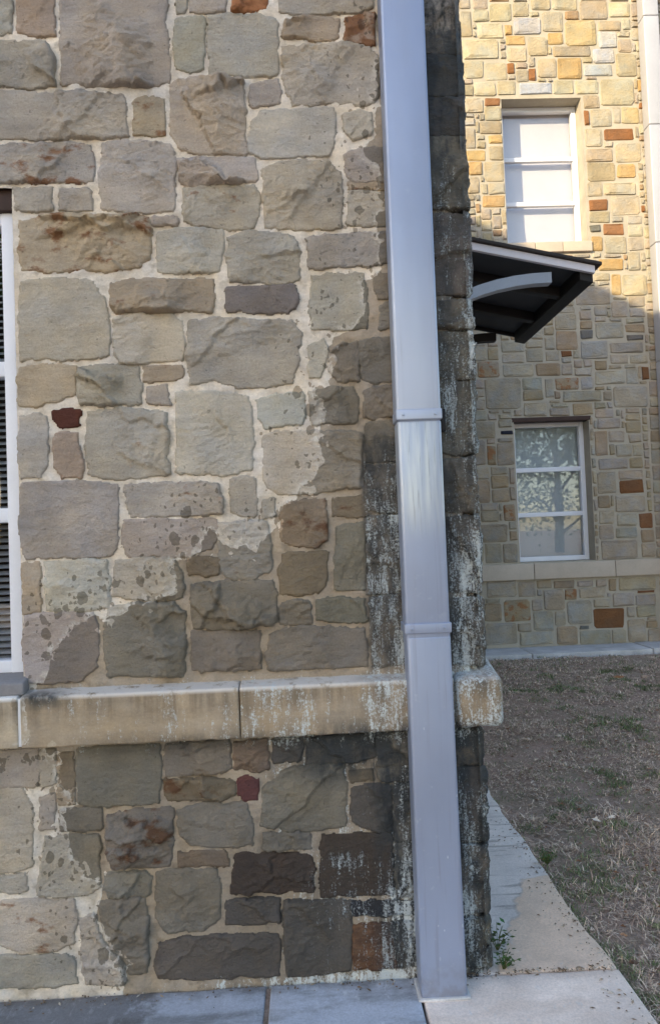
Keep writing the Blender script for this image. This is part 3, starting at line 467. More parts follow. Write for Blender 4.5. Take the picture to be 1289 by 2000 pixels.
def slab(x0, x1, y0, y1, m, st=.04, fn=None):
    return rbox('slab', (x0,y0,-.12), (x1,y1,-.0015), M[m], ap, .006, st, 2, fn=fn or wob)
slab(-3.2, -.1475, -.62, -.003, 'conc_blue'); slab(-.1355, .236, -.62, -.003, 'conc_blue')
slab(.243, .762, -.90, -.0125, 'conc_tan')
def bendy(V):
    V = wob(V); o = V[:,0] > .6; V[o,0] += (fbm(V[o,1]*5, V[o,1]*0, 21)-.5)*.03*((V[o,0]-.6)/.15); return V
slab(.40, .752, -.007, 2.4, 'conc_side', fn=bendy); slab(.40, .752, 2.406, 5.0, 'conc_side')
rbox('joint_filler', (-.149,-.60,-.1), (-.134,-.006,-.006), M['soil'], ap, .002)

# ------------------------------------------------------------------ near building
nb = thing('stone_building', 'near stone building corner with water-stained rubble wall behind the square downspout', 'building')
def near_wall():
    # mortar bed: fine where seen, coarse beyond the frame, hole for the window
    def grid(xs, zs, hole):
        X, Z = np.meshgrid(xs, zs, indexing='ij')
        Y = -.0012-(fbm(X*30, Z*30, 12, 4)-.5)*.012-(fbm(X*140, Z*140, 14, 3)-.5)*.003
        Y = np.where(X > .41, .014, Y); X = np.where(X > .44, np.interp(Z, [0,.60,.70,2.6], [.418,.421,.434,.436]), np.minimum(X, np.interp(Z, [0,.60,.70,2.6], [.417,.420,.433,.435])))
        I = np.arange(X.size).reshape(X.shape)
        q = np.stack([I[:-1,:-1], I[1:,:-1], I[1:,1:], I[:-1,1:]], -1)
        if hole:
            cx = (X[:-1,:-1]+X[1:,1:])/2; cz = (Z[:-1,:-1]+Z[1:,1:])/2
            q = q[~((cx > hole[0]) & (cx < hole[1]) & (cz > hole[2]) & (cz < hole[3]))]
        return np.stack([X, Y, Z], -1).reshape(-1, 3), q.reshape(-1, 4)
    xs = np.unique(np.round(np.concatenate([np.arange(-2.6,-.85,.10), [-1.55], np.arange(-.85,-.742,.007), [-.742], np.arange(-.738,.447,.007), [.447]]), 4))
    zs = np.unique(np.round(np.concatenate([np.arange(-.05,.0,.02), np.arange(0,.82,.007), [.82], np.arange(.826,2.088,.007), [2.09], np.arange(2.096,2.66,.007), np.arange(2.66,3.31,.1), [3.3]]), 4))
    V, q = grid(xs, zs, (-1.55,-.742,.78,2.09))
    # return of the mortar bed round the corner, along the side wall
    ys = np.concatenate([np.arange(.014,.3,.02), np.arange(.3,5.3,.25)]); z2 = np.arange(-.05,3.32,.05)
    Yg, Zg = np.meshgrid(ys, z2, indexing='ij'); Xg = np.interp(Zg, [0,.60,.70,2.6], [.418,.421,.434,.436])+np.where(Yg < .02, 0, (fbm(Yg*20, Zg*20, 3)-.5)*.006)
    I = np.arange(Yg.size).reshape(Yg.shape)+len(V)
    q2 = np.stack([I[:-1,:-1], I[1:,:-1], I[1:,1:], I[:-1,1:]], -1).reshape(-1, 4)
    V2 = np.stack([Xg, Yg, Zg], -1).reshape(-1, 3)
    V = np.concatenate([V, V2]); F = np.concatenate([q, q2])
    # jambs of the window opening
    a = list(stains(V[:,0], V[:,2])); a[1] = np.maximum(a[1], .62*box01(V[:,0],V[:,2],-.16,.3,-.1,.62,.12,.06)+.5*box01(V[:,0],V[:,2],-.5,.3,-.1,.02,.1,.01))
    return mesh_obj('front_wall', V, F, M['mortar'], nb, True, None, dict(wet=a[0], eff=a[1], drk=a[2]))
fw = near_wall()
rbox('jamb', (-.742,.004,.82), (-.70,.14,2.10), M['mortar'], fw, .002)
rbox('core', (-9.4,.16,-.05), (.43,5.16,3.32), M['far_mortar'], nb, .01)
def near_roof():                                         # unseen gable end and pitched roof above the frame; its rake is shaped to throw the slanting shade line on the far wing
    k = math.sqrt(2)*math.tan(rad(SUN_EL)); yr = -.30; dy = YF-yr; x0, z0 = 1.69-dy, 4.225+k*dy; f = lambda x: z0-.572*(x-x0)
    xr = -4.6; xe = .80; xl = 2*xr-xe; fl = lambda x: f(2*xr-x)
    A, B = .44, -9.4
    V = [(A,y,z) if s_ else (B,y,z) for y in (-.002, 5.15) for s_, z in ((1,3.30),(0,3.30))]; V = [(B,-.002,3.30),(A,-.002,3.30),(A,-.002,f(A)-.13),(xr,-.002,f(xr)-.13),(B,-.002,fl(B)-.13)]; V += [(x,5.15,z) for x,_,z in V]
    mesh_obj('gable_wall', V, [(0,1,2,3,4),(9,8,7,6,5),(1,6,7,2),(0,4,9,5),(0,5,6,1)], M['far_mortar'], nb)
    V = [(xe,yr,f(xe)-.12),(xr,yr,f(xr)-.12),(xl,yr,fl(xl)-.12)]; V += [(x,5.12,z) for x,_,z in V]; V += [(x,y,z+.12) for x,y,z in V]
    mesh_obj('roof', V, [(6,9,10,7),(7,10,11,8),(0,1,4,3),(1,2,5,4),(3,4,10,9),(4,5,11,10),(0,6,7,1),(1,7,8,2),(0,3,9,6),(2,8,11,5)], M['shingle'], nb)
near_roof()
def near_stone(poly, k, rough, rust, seed, corner=False, depth=.24):
    X, Z, H, q = stone_patch(poly, seed, rough, .0044)
    V = np.stack([X, -H, Z], -1); F = q
    if corner:                                           # wrap the quoin round the corner of the building
        zs = [p[1] for p in poly]; z0, z1 = min(zs), max(zs); xc = max(p[0] for p in poly)
        dep = .16+.14*random.random()
        Yp, Zp, H2, q2 = stone_patch([(-.006,z0),(dep,z0),(dep,z1),(-.006,z1)], seed+500, rough, .012)
        off = xc-.455
        V2 = np.stack([.449+off+H2*.6, Yp, Zp], -1)
        F = np.concatenate([F, q2+len(V)]); V = np.concatenate([V, V2])
    a = stains(V[:,0], V[:,2])
    return mesh_obj('stone', V, F, M['stone'], fw, True, pal(k, rust), dict(wet=a[0], eff=a[1], drk=a[2]))
for i, (k, rough, rust, poly) in enumerate(NEAR):
    near_stone([(x/1000, z/1000) for x, z in poly], k, rough, rust, 100+i*7)
for i, (k, poly) in enumerate(QUOIN):
    near_stone([(x/1000, z/1000) for x, z in poly], k, 'm', .1, 2000+i*7, True)

# ---- random ashlar packing used for walls beyond the traced stones
def pack(x0, x1, z0, z1, taken, cell=.012, j=.010, wr=(.10,.32), hr=(.07,.19), seed=1, dil=.004):
    rs = random.Random(seed); nx = int((x1-x0)/cell); nz = int((z1-z0)/cell); occ = np.zeros((nx, nz), bool)
    for a, b, c, e in taken:
        i0 = max(0, int(round((a-dil-x0)/cell))); i1 = min(nx, int(round((c+dil-x0)/cell))); k0 = max(0, int(round((b-dil-z0)/cell))); k1 = min(nz, int(round((e+dil-z0)/cell)))
        if i1 > i0 and k1 > k0: occ[i0:i1, k0:k1] = True
    res = []
    for kz in range(nz):
        i = 0
        while i < nx:
            if occ[i, kz]: i += 1; continue
            run = 0
            while i+run < nx and not occ[i+run, kz]: run += 1
            tw = int(rs.uniform(*wr)/cell); wdt = run if run < tw*1.45 else tw
            th = int(rs.uniform(*hr)/cell); ht = 1
            while ht < th*1.3 and kz+ht < nz and not occ[i:i+wdt, kz+ht].any(): ht += 1
            if ht > th and kz+ht < nz and not occ[i:i+wdt, min(nz-1, kz+ht)].any(): ht = th
            occ[i:i+wdt, kz:kz+ht] = True
            a, c = x0+i*cell+j/2, x0+(i+wdt)*cell-j/2; b, e = z0+kz*cell+j/2, z0+(kz+ht)*cell-j/2
            if c-a > .028 and e-b > .028: res.append((a, b, c, e))
            i += wdt
    return res
def block(a, b, c, e, rs, proud=.016, back=-.012, jit=.006):
    """one roughly squared stone: 8-cornered outline, chamfer, uneven face (local x, z, out)"""
    w_, h_ = c-a, e-b; m_ = min(w_, h_); k = .13*m_
    J = lambda s=1: rs.uniform(-jit, jit)*s
    o = [(a+k*rs.uniform(.3,1),b),(c-k*rs.uniform(.3,1),b),(c,b+k*rs.uniform(.3,1)),(c,e-k*rs.uniform(.3,1)),(c-k*rs.uniform(.3,1),e),(a+k*rs.uniform(.3,1),e),(a,e-k*rs.uniform(.3,1)),(a,b+k*rs.uniform(.3,1))]
    o = [(p+J(), q+J()) for p, q in o]
    mx, mz = (a+c)/2, (b+e)/2; V = []
    tx, tz = rs.uniform(-.05,.05), rs.uniform(-.06,.03)
    for p, q in o: V.append((p, q, back))
    for p, q in o:
        s_ = max(.0, 1-.007/(.5*m_)); V.append((mx+(p-mx)*s_, mz+(q-mz)*s_, proud*.75+J(.6)))
    for p, q in o: V.append((mx+(p-mx)*.66, mz+(q-mz)*.66, proud+tx*(p-mx)+tz*(q-mz)+J(.35)))
    V.append((mx+J(3), mz+J(3), proud*1.05+J(.35)))
    F = []
    for r_ in (0, 8):
        for i in range(8): F.append((r_+i, r_+(i+1) % 8, r_+8+(i+1) % 8, r_+8+i))
    for i in range(8): F.append((16+i, 16+(i+1) % 8, 24))
    return V, F
def block_set(name, rects, to3, mat, parent, cols, flip=False):
    V = []; F = []; C = []; o = 0; rs = random.Random(5)
    for rc, cc in zip(rects, cols):
        v, f = block(*rc, rs); V += [to3(*p) for p in v]; F += [tuple(i+o for i in (q[::-1] if flip else q)) for q in f]; C += [cc]*len(v); o += len(v)
    return mesh_obj(name, V, F, mat, parent, False, np.array(C))
bb = [(min(p[0] for p in s[3])/1000, min(p[1] for p in s[3])/1000, max(p[0] for p in s[3])/1000, max(p[1] for p in s[3])/1000) for s in NEAR]
# plain stones beyond the photograph's frame: one mass
out_l = pack(-2.55, -.745, 0, 3.26, bb+[(-1.56,.6,-.70,2.12),(-3,.63,0,.80)], seed=3, wr=(.12,.34), hr=(.08,.2))
out_l = [q for q in out_l if q[0] < -.79 and (q[2] < -.77 or q[1] > 2.5 or q[3] < .64)]
out_t = pack(-.75, .44, 2.55, 3.26, bb+[(min(p[0] for p in s[1])/1000, min(p[1] for p in s[1])/1000, .46, max(p[1] for p in s[1])/1000) for s in QUOIN], seed=4, wr=(.12,.34), hr=(.08,.2))
def out_stuff(rects, name='outer_stones'):
    V = []; F = []; C = []; o = 0; rs = random.Random(9)
    for rc in rects:
        v, f = block(*rc, rs, .008, -.012); V += [(p[0], -p[2], p[1]) for p in v]; F += [tuple(i+o for i in q) for q in f]; C += [pal(rs.choice('NNOGBLW'))]*len(v); o += len(v)
    V = np.array(V); a = stains(V[:,0], V[:,2])
    return tag(mesh_obj(name, V, F, M['stone'], fw, False, np.array(C), dict(wet=a[0], eff=a[1], drk=a[2])), kind='stuff')
out_stuff(out_l+out_t)
side = pack(.02, 5.15, 0, 3.26, [(-.1,a,.25,b) for a, b in [(0,4.4)]]+[(-1,.63,6,.80)], seed=6, wr=(.12,.34), hr=(.08,.2))
rs_ = random.Random(2)
Vs = []; Fs = []; Cs = []; o_ = 0
for rc in side:
    v, f = block(*rc, rs_, .008); Vs += [((.452 if p[1] > .66 else .428)+p[2], p[0], p[1]) for p in v]; Fs += [tuple(i+o_ for i in q) for q in f]; Cs += [pal(rs_.choice('NNOGBW'))]*len(v); o_ += len(v)
sw = mesh_obj('side_wall', Vs, Fs, M['far_stone'], nb, False, np.array(Cs)); sw['kind'] = 'stuff'

# ---- projecting ledge course
def ledge_fn(seed, wash=.22, endx=None):
    def f(V):
        V = V.copy(); top = V[:,2] > .74
        V[:,2] += np.where(top, (V[:,1]+.05)*wash*.9, 0)
        V[:,1] += (fbm(V[:,0]*25, V[:,2]*25, seed, 3)-.5)*.003
        V[:,2] += np.where(V[:,2] < .655, (fbm(V[:,0]*70, V[:,1]*70, seed+4, 3)-.5)*.006, 0)
        return V
    return f
for x0, x1, sd_ in ((-2.6,-.7405,1), (-.7345,-.1878,2), (-.1858,.3600,3)):
    rbox('ledge_block', (x0,-.05,.640), (x1,.03,.768), M['ledge'], fw, .005, .016, 3, fn=ledge_fn(sd_), stain=True)
rbox('ledge_block', (.3622,-.052,.638), (.487,.22,.766), M['ledge'], fw, .022, .012, 4, fn=ledge_fn(7), stain=True)
rbox('ledge_block', (.40,.224,.640), (.487,5.15,.766), M['far_ledge'], fw, .006)
rbox('ledge_joint', (-.7420,-.047,.644), (-.7330,.0,.764), simple('white_sealant', (214,214,216), .6, .3, .05), fw, .002)
rbox('window_sill', (-1.6,-.040,.770), (-.728,.09,.816), simple('grey_sill', (128,126,128), .8, .3, .15, 9, .3, 60), fw, .006, .03, fn=lambda V: np.stack([V[:,0], V[:,1], V[:,2]+np.where(V[:,2] > .79, (V[:,1]+.04)*.25-.014, 0)], -1))
rbox('lintel', (-1.62,.012,2.036), (-.7415,.14,2.096), M['steel'], fw, .003)
# ---- near window
def window(parent, x0, x1, z0, z1, y, rails, st=.034, gap=.05, slats=0, blind=None):
    """frame with two rails, three panes, blind behind"""
    wi = bpy.data.objects.new('window', None); COL.objects.link(wi); wi.parent = parent
    def bar(n, a, b, c, e, dy=0, th=.05): return rbox(n, (a, y+dy, b), (c, y+dy+th, e), M['frame'], wi, .003)
    V, F = join_meshes([rbox_mesh((x0,y,z0),(x0+st,y+.06,z1),.003), rbox_mesh((x1-st,y,z0),(x1,y+.06,z1),.003),
                        rbox_mesh((x0+st-.001,y+.0015,z0),(x1-st+.001,y+.058,z0+st),.003), rbox_mesh((x0+st-.001,y+.0015,z1-st),(x1-st+.001,y+.058,z1),.003)])
    mesh_obj('frame', V, F, M['frame'], wi, True)
    for a, b in rails: bar('rail', x0+st-.002, a, x1-st+.002, b, .004, .045)
    zz = [z0+st]+[v for ab in rails for v in ab]+[z1-st]
    for i in range(0, len(zz), 2):
        mesh_obj('pane', [(a,b,c) for b in (y+.026,y+.030) for a,c in ((x0+st-.004,zz[i]-.004),(x1-st+.004,zz[i]-.004),(x1-st+.004,zz[i+1]+.004),(x0+st-.004,zz[i+1]+.004))], [(0,1,2,3),(7,6,5,4),(0,4,5,1),(1,5,6,2),(2,6,7,3),(3,7,4,0)], M['glass'], wi)
    if slats:
        n = int((z1-z0-.02)/slats); me = None
        for k in range(n):
            if me is None:
                V, F = rbox_mesh((x0+.01,-.010,-.0011),(x1-.01,.010,.0011),.001); an = rad(28)
                V = np.stack([V[:,0], V[:,1]*math.cos(an)-V[:,2]*math.sin(an), V[:,1]*math.sin(an)+V[:,2]*math.cos(an)-40*V[:,1]**2*.3], -1)
                o = mesh_obj('slat', V, F, M['slat'], wi, True); me = o.data
            else: o = link('slat', me, wi)
            o.location = (0, y+.085, z0+.01+k*slats)
        rbox('room', (x0-.02,y+.118,z0-.02), (x1+.02,y+.126,z1+.02), M['dark'], wi, .001)
    if blind:
        rbox('blind', (x0+.005,y+gap+.05,z0), (x1-.005,y+gap+.055,z1), blind, wi, .001)
        rbox('room', (x0-.05,y+gap+.16,z0-.05), (x1+.05,y+gap+.17,z1+.05), M['dark'], wi, .001)
    return wi
window(fw.parent, -1.545, -.7515, .818, 2.036, .026, ((1.211,1.249),(1.598,1.639)), .032, slats=.0178)

# ---- near downspout
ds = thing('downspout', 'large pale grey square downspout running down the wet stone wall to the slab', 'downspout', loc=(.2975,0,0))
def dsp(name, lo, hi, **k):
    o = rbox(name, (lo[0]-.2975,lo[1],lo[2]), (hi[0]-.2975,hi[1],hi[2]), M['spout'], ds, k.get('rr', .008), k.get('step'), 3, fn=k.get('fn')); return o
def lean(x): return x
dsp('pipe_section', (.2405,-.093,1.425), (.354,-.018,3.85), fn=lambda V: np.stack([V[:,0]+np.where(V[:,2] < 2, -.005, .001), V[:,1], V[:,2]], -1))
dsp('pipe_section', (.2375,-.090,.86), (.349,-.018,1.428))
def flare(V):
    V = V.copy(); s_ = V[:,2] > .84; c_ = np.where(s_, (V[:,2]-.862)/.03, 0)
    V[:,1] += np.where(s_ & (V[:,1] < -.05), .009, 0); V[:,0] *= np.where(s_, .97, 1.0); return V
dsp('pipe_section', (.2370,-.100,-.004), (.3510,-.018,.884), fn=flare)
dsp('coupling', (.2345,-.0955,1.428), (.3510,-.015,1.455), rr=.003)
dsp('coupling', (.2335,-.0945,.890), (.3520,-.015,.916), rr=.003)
for z in (1.4415, .903):
    for x in (.252, .333): rbox('screw', (x-.2975-.0035,-.0985,z-.0035), (x-.2975+.0035,-.0945,z+.0035), M['spout'], ds, .0015)
rbox('strap', (.352-.2975,-.03,1.405), (.372-.2975,-.004,1.465), M['canopy_dark'], ds, .003)
rbox('sealant_bead', (.230-.2975,-.107,-.003), (.358-.2975,-.012,.004), M['conc_far'], ds, .003)

# ------------------------------------------------------------------ door canopy on the side wall
cp = thing('door_canopy', 'dark sloping door canopy with curved bracket jutting from the near building side', 'canopy', loc=(.455,2.4,2.4))
def sl_fn(V):                                            # tilt boards down to the outside
    V = V.copy(); V[:,2] -= (V[:,0])*.22; return V
def cpb(n, lo, hi, m, rr=.003, slope=True):
    return rbox(n, (lo[0]-.455,lo[1]-2.4,lo[2]-2.4), (hi[0]-.455,hi[1]-2.4,hi[2]-2.4), M[m], cp, rr, .2, 2, fn=sl_fn if slope else None)
ZC = 2.712
cpb('roof_panel', (.46,1.73,ZC-.003), (1.545,3.035,ZC+.014), 'canopy_roof')
cpb('side_fascia', (.46,1.75,ZC-.044), (1.515,1.775,ZC-.004), 'fascia'); cpb('side_fascia', (.46,2.985,ZC-.044), (1.515,3.01,ZC-.004), 'canopy_dark')
cpb('front_beam', (1.445,1.776,ZC-.085), (1.513,2.984,ZC-.005), 'canopy_dark')
for y in (2.10, 2.56): cpb('rafter', (.462,y-.03,ZC-.075), (1.444,y+.03,ZC-.0045), 'canopy_dark')
for a, b in ((1.776,2.069),(2.131,2.529),(2.591,2.984)): cpb('soffit_panel', (.462,a,ZC-.022), (1.444,b,ZC-.006), 'canopy_panel', .001)
def arc_bracket(y, mt):
    V = []; F = []; n = 14; t = .054
    for i in range(n+1):
        an = PI/2*(1-i/n); cx, cz = 1.30, 1.880; rx, rz = .845, .55
        p = np.array([cx-rx*math.sin(an)*1.0, cz+rz*math.cos(an)]); nn = np.array([-math.sin(an)*rz, math.cos(an)*rx]); nn /= np.linalg.norm(nn)
        for s_, yy in ((1,-.03),(1,.03),(-1,.03),(-1,-.03)): V.append((p[0]+nn[0]*s_*t/2-.455, y+yy-2.4, p[1]+nn[1]*s_*t/2-2.4))
    for i in range(n):
        for k in range(4): F.append((i*4+k, i*4+(k+1) % 4, i*4+4+(k+1) % 4, i*4+4+k))
    F += [(3,2,1,0), tuple(n*4+k for k in range(4))]
    return mesh_obj('bracket', V, F, M[mt], cp)
arc_bracket(1.81, 'bracket'); arc_bracket(2.93, 'canopy_dark')
rbox('wall_plate', (.002,-.5,.02), (.030,.5,.10), M['canopy_dark'], cp, .003)

# ------------------------------------------------------------------ far wing

fb = thing('stone_building', 'far sunlit stone wing with two white windows across the lawn', 'building', loc=(0,YF,0))
UP = (2.067, 2.862, 3.945, 5.395); LO = (2.042, 2.780, .822, 2.20)
def far_wall():
    xs = sorted({.43, 1.0, UP[0], UP[1], LO[0], LO[1], 4.2, 6.5}); zs = sorted({-.06, .6, LO[2], LO[3], UP[2], UP[3], 7.4})
    V = []; F = []; idx = {}
    def vi(x, y, z):
        k = (round(x,4), round(y,4), round(z,4))
        if k not in idx: idx[k] = len(V); V.append(k)
        return idx[k]
    def inh(x, z): return any(a < x < b and c < z < e for a, b, c, e in (UP, LO))
    for i in range(len(xs)-1):
        for k in range(len(zs)-1):
            if not inh((xs[i]+xs[i+1])/2, (zs[k]+zs[k+1])/2): F.append((vi(xs[i],0,zs[k]), vi(xs[i+1],0,zs[k]), vi(xs[i+1],0,zs[k+1]), vi(xs[i],0,zs[k+1])))
    for a, b, c, e in (UP, LO):                          # reveals
        d_ = .27
        F += [(vi(a,0,c), vi(a,0,e), vi(a,d_,e), vi(a,d_,c)), (vi(b,0,e), vi(b,0,c), vi(b,d_,c), vi(b,d_,e)), (vi(a,0,e), vi(b,0,e), vi(b,d_,e), vi(a,d_,e)), (vi(b,0,c), vi(a,0,c), vi(a,d_,c), vi(b,d_,c))]
    F += [(vi(6.5,0,-.06), vi(6.5,6,-.06), vi(6.5,6,7.4), vi(6.5,0,7.4))]
    return mesh_obj('front_wall', V, F, M['far_mortar'], fb)
ff = far_wall()
feat = [(a/1000-.007, b/1000-.007, c/1000+.007, e/1000+.007) for k, a, b, c, e in FARF]
holes = [(UP[0]-.004,UP[2]-.115,UP[1]+.02,UP[3]+.004), (LO[0]-.004,LO[2]-.02,LO[1]+.004,LO[3]+.035), (.4,.655,3.66,.815)]
def clash(q): return any(q[0] < h[2] and q[2] > h[0] and q[1] < h[3] and q[3] > h[1] for h in holes)
keep = []
for rc, (k, *_) in zip(feat, FARF):
    a, b, c, e = rc
    for h in holes:                                      # trim stones that run a little into an opening
        if a < h[2] and c > h[0] and b < h[3] and e > h[1]:
            opts = [(h[2]-a, 'a'), (c-h[0], 'c'), (h[3]-b, 'b'), (e-h[1], 'e')]; m_, s_ = min(opts)
            if s_ == 'a': a = h[2]
            elif s_ == 'c': c = h[0]
            elif s_ == 'b': b = h[3]
            else: e = h[1]
    ok = c-a > .025 and e-b > .025
    for r2, _ in keep:                                   # overlap with an earlier stone
        if ok and a < r2[2] and c > r2[0] and b < r2[3] and e > r2[1]:
            m_, s_ = min((r2[2]-a,'a'), (c-r2[0],'c'), (r2[3]-b,'b'), (e-r2[1],'e'))
            if s_ == 'a': a = r2[2]+.012
            elif s_ == 'c': c = r2[0]-.012
            elif s_ == 'b': b = r2[3]+.012
            else: e = r2[1]-.012
            ok = c-a > .025 and e-b > .025
    if ok: keep.append(((a,b,c,e), k))
fill = pack(.6, 6.4, .012, 7.3, [q for q, _ in keep]+holes, seed=11, wr=(.10,.28), hr=(.06,.17), j=.006, dil=.003)
allst = keep+[(q, random.choice('NNNNGBBYNOW' if random.random() > .025 else 'AR')) for q in fill]
def vis(q): return q[2] > 1.5 and q[0] < 3.5 and q[1] < 6.6
seen = sorted([s for s in allst if vis(s[0])], key=lambda s: -(s[0][2]-s[0][0])*(s[0][3]-s[0][1])); rest = [s for s in allst if not vis(s[0])]+seen[300:]
rsf = random.Random(17)
def far_col(k, z=9): return pal('R', 0, 8, (.55,.58,.66)) if k == 'R' and z < 4 else pal('N', .9 if k == 'V' else 0, 8, (.80,.73,.66)) if k in 'VWA' and z < 3.4 else pal(k, .9 if k in 'V' else (.5 if k == 'R' and rsf.random() < .3 else 0), 8, (.76,.77,.82) if k in 'YBLTA' else ((.72,.76,.82) if k in 'RD' else ((.98,.91,.82) if k == 'G' else (.92,.93,.98))))  # sunlit upper and shaded lower tones put into the stone colour, by code and height
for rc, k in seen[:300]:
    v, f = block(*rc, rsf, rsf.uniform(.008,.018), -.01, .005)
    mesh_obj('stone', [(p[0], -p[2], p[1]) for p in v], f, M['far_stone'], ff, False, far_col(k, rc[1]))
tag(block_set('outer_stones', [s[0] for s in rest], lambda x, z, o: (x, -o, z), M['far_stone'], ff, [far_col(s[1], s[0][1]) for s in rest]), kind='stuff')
rbox('core', (.43,.55,-.06), (6.48,6,7.38), M['dark'], fb, .01)
rbox('roof_cap', (.40,-.30,7.4), (6.6,6,7.55), M['shingle'], fb, .01)
for a, b in ((.46,1.02),(1.025,2.16),(2.165,2.95),(2.955,3.63)): rbox('ledge_block', (a,-.045,.660), (b,.02,.812), M['far_ledge'], ff, .005)
rbox('lintel', (LO[0]-.02,-.004,LO[3]-.012), (LO[1]+.02,.12,LO[3]+.03), M['steel'], ff, .003)
for a, b in ((2.06,2.328),(2.332,2.60),(2.604,2.892)): rbox('window_sill', (a,-.035,3.845), (b,.26,3.944), M['far_ledge'], ff, .006)
def fwin(O, rails, bl):
    wi = window(fb, O[0]+.002, O[1]-.002, O[2]+.002, O[3]-.002, .15, rails, .046, .055, 0, bl); return wi
H1 = (UP[3]-UP[2]); fwin(UP, ((UP[2]+.44,UP[2]+.482),(UP[2]+.895,UP[2]+.937)), M['blind'])
fwin(LO, ((LO[2]+.44,LO[2]+.484),(LO[2]+.885,LO[2]+.929)), simple('shaded_blind', (186,194,196), .7, .3, .05, 3))  # white blind, its shade put into a greyer colour
fs = thing('concrete_strip', 'pale concrete strip between the lawn and the far stone wing', 'pavement', loc=(0,4.76,0)); fs['kind'] = 'structure'
for a, b in ((.76,1.99),(2.0,3.1),(3.11,6.4)): rbox('slab', (a,0,-.1), (b,.412,.012+.006*((a*7) % 1)), M['conc_far'], fs, .006, .15, fn=wob)
fd = thing('downspout', 'slim grey far downspout at the right end of the sunlit stone wing', 'downspout', loc=(3.53,YF-.03,0))
for a, b in ((.0,1.62),(1.625,2.72),(2.725,3.86),(3.865,5.02),(5.025,6.10),(6.105,7.35)):
    rbox('pipe_section', (-.075,-.135,a), (.075,-.002,b), M['spout_far'], fd, .008)

# ------------------------------------------------------------------ lawn cover
def blades():
    N = 260000
    u1 = RNG.random(N*3); yy = -.9+5.6*u1**1.15; xx = .745+(RNG.random(N*3))*(.5*(yy+1.95)+.5)
    pz = .55*fbm(xx*3.3+9, yy*3.3, 41, 5)+.45*fbm(xx*11, yy*11, 47, 3); dens = fbm(xx*6, yy*6, 44, 3)
    keepm = RNG.random(N*3) < np.clip(.25+1.4*(dens-.35)*2, .12, 1); xx, yy, pz = xx[keepm][:N], yy[keepm][:N], pz[keepm][:N]
    n = len(xx)
    edge = np.clip((xx-.745)/.12, 0, 1)
    green = (RNG.random(n) < sstep(.52,.64, pz-.03+.07*(1-edge)+.17*np.exp(-((yy-.1)/.6)**2)-.03*(yy > 1.5)+.03*(RNG.random(n)-.5))*.7+.05)
    L = np.where(green, RNG.uniform(.010,.030,n), RNG.uniform(.006,.024,n)*(1+.8*(yy < 1.2)))*(1+.25*(yy > 2)); wd = RNG.uniform(.0006,.0014,n)*(1+.35*np.clip(yy,0,4))
    az = RNG.uniform(0, 2*PI, n); el = np.where(green, RNG.uniform(.35,1.3,n), np.abs(RNG.normal(0,.38,n)))
    keep2 = (xx+np.cos(az)*np.cos(el)*L > .735); xx, yy, green, L, wd, az, el = [a[keep2] for a in (xx,yy,green,L,wd,az,el)]; n = len(xx)
    dx, dy, dz = np.cos(az)*np.cos(el), np.sin(az)*np.cos(el), np.sin(el); px, py = -np.sin(az), np.cos(az)
    z0 = -.022+(fbm(xx*2.2, yy*2.2, 3)-.5)*.03+(fbm(xx*17, yy*17, 4)-.5)*.020+RNG.uniform(0,.010,n)
    z0 = np.where(xx < .95, np.minimum(z0, -.008), z0)
    V = np.zeros((n, 5, 3))
    for i, (s_, q) in enumerate(((0,1),(0,-1),(.55,.8),(.55,-.8),(1,0))):
        bend = np.where(green, -.25, -.1)*L*s_*s_
        V[:,i,0] = xx+dx*L*s_+px*wd*q; V[:,i,1] = yy+dy*L*s_+py*wd*q; V[:,i,2] = z0+dz*L*s_+bend
    c = np.where(green[:,None], np.array(lin((112,124,86)))[None]*RNG.uniform(.6,1.4,(n,1)), 0)
    straw = 1.18*np.array([lin(q) for q in ((222,200,176),(196,172,154),(164,142,128),(230,212,192),(140,122,112),(184,164,150))])[RNG.integers(0,6,n)]*RNG.uniform(.65,1.15,(n,1))
    c = np.where(green[:,None], c, straw); C = np.ones((n,5,4)); C[:,:,:3] = c[:,None,:]
    me = bpy.data.meshes.new('grass'); b = np.arange(n)*5
    q = np.stack([b,b+1,b+3,b+2], -1); t3 = np.stack([b+2,b+3,b+4], -1)
    me.vertices.add(n*5); me.vertices.foreach_set('co', V.astype(np.float32).ravel())
    me.loops.add(n*7); me.loops.foreach_set('vertex_index', np.concatenate([q.ravel(), t3.ravel()]).astype(np.int32))
    me.polygons.add(n*2); me.polygons.foreach_set('loop_start', np.concatenate([np.arange(n)*4, n*4+np.arange(n)*3]).astype(np.int32))
    me.update(calc_edges=True); me.validate()
    finish(me, V.reshape(-1,3), M['blade'], True, C.reshape(-1,4), None)
    tag(link('grass', me), 'short dead straw and sparse green grass covering the lawn', 'grass', kind='stuff')
blades()
def leaf_mesh(sc, seed):
    rs = random.Random(seed); V = [(0,0,0)]; n = 9
    for i in range(n):
        a = 2*PI*i/n; rr = sc*(1 if i % 2 else .62)*rs.uniform(.8,1.1); V.append((rr*math.cos(a)*1.25, rr*math.sin(a)*.8, sc*rs.uniform(.0,.55)))
    return V, [(0, 1+i, 1+(i+1) % n) for i in range(n)]
LEAVES = [(1.147,2.069,.032,(214,196,180),'pale curled leaf nearest the ledge corner on the lawn'),(1.328,2.11,.024,(198,184,168),'small pale leaf lying right of the ledge corner'),
          (2.288,3.591,.040,(178,140,112),'tan leaf below the left part of the far concrete strip, first of a pair'),(2.467,3.549,.036,(186,160,140),'tan leaf at the far right of the lawn, second of a pair'),
          (1.077,.933,.018,(226,216,204),'whitish leaf scrap on the lawn beside the side strip'),(1.145,.95,.018,(220,204,188),'pinkish leaf scrap just right of the whitish one')]
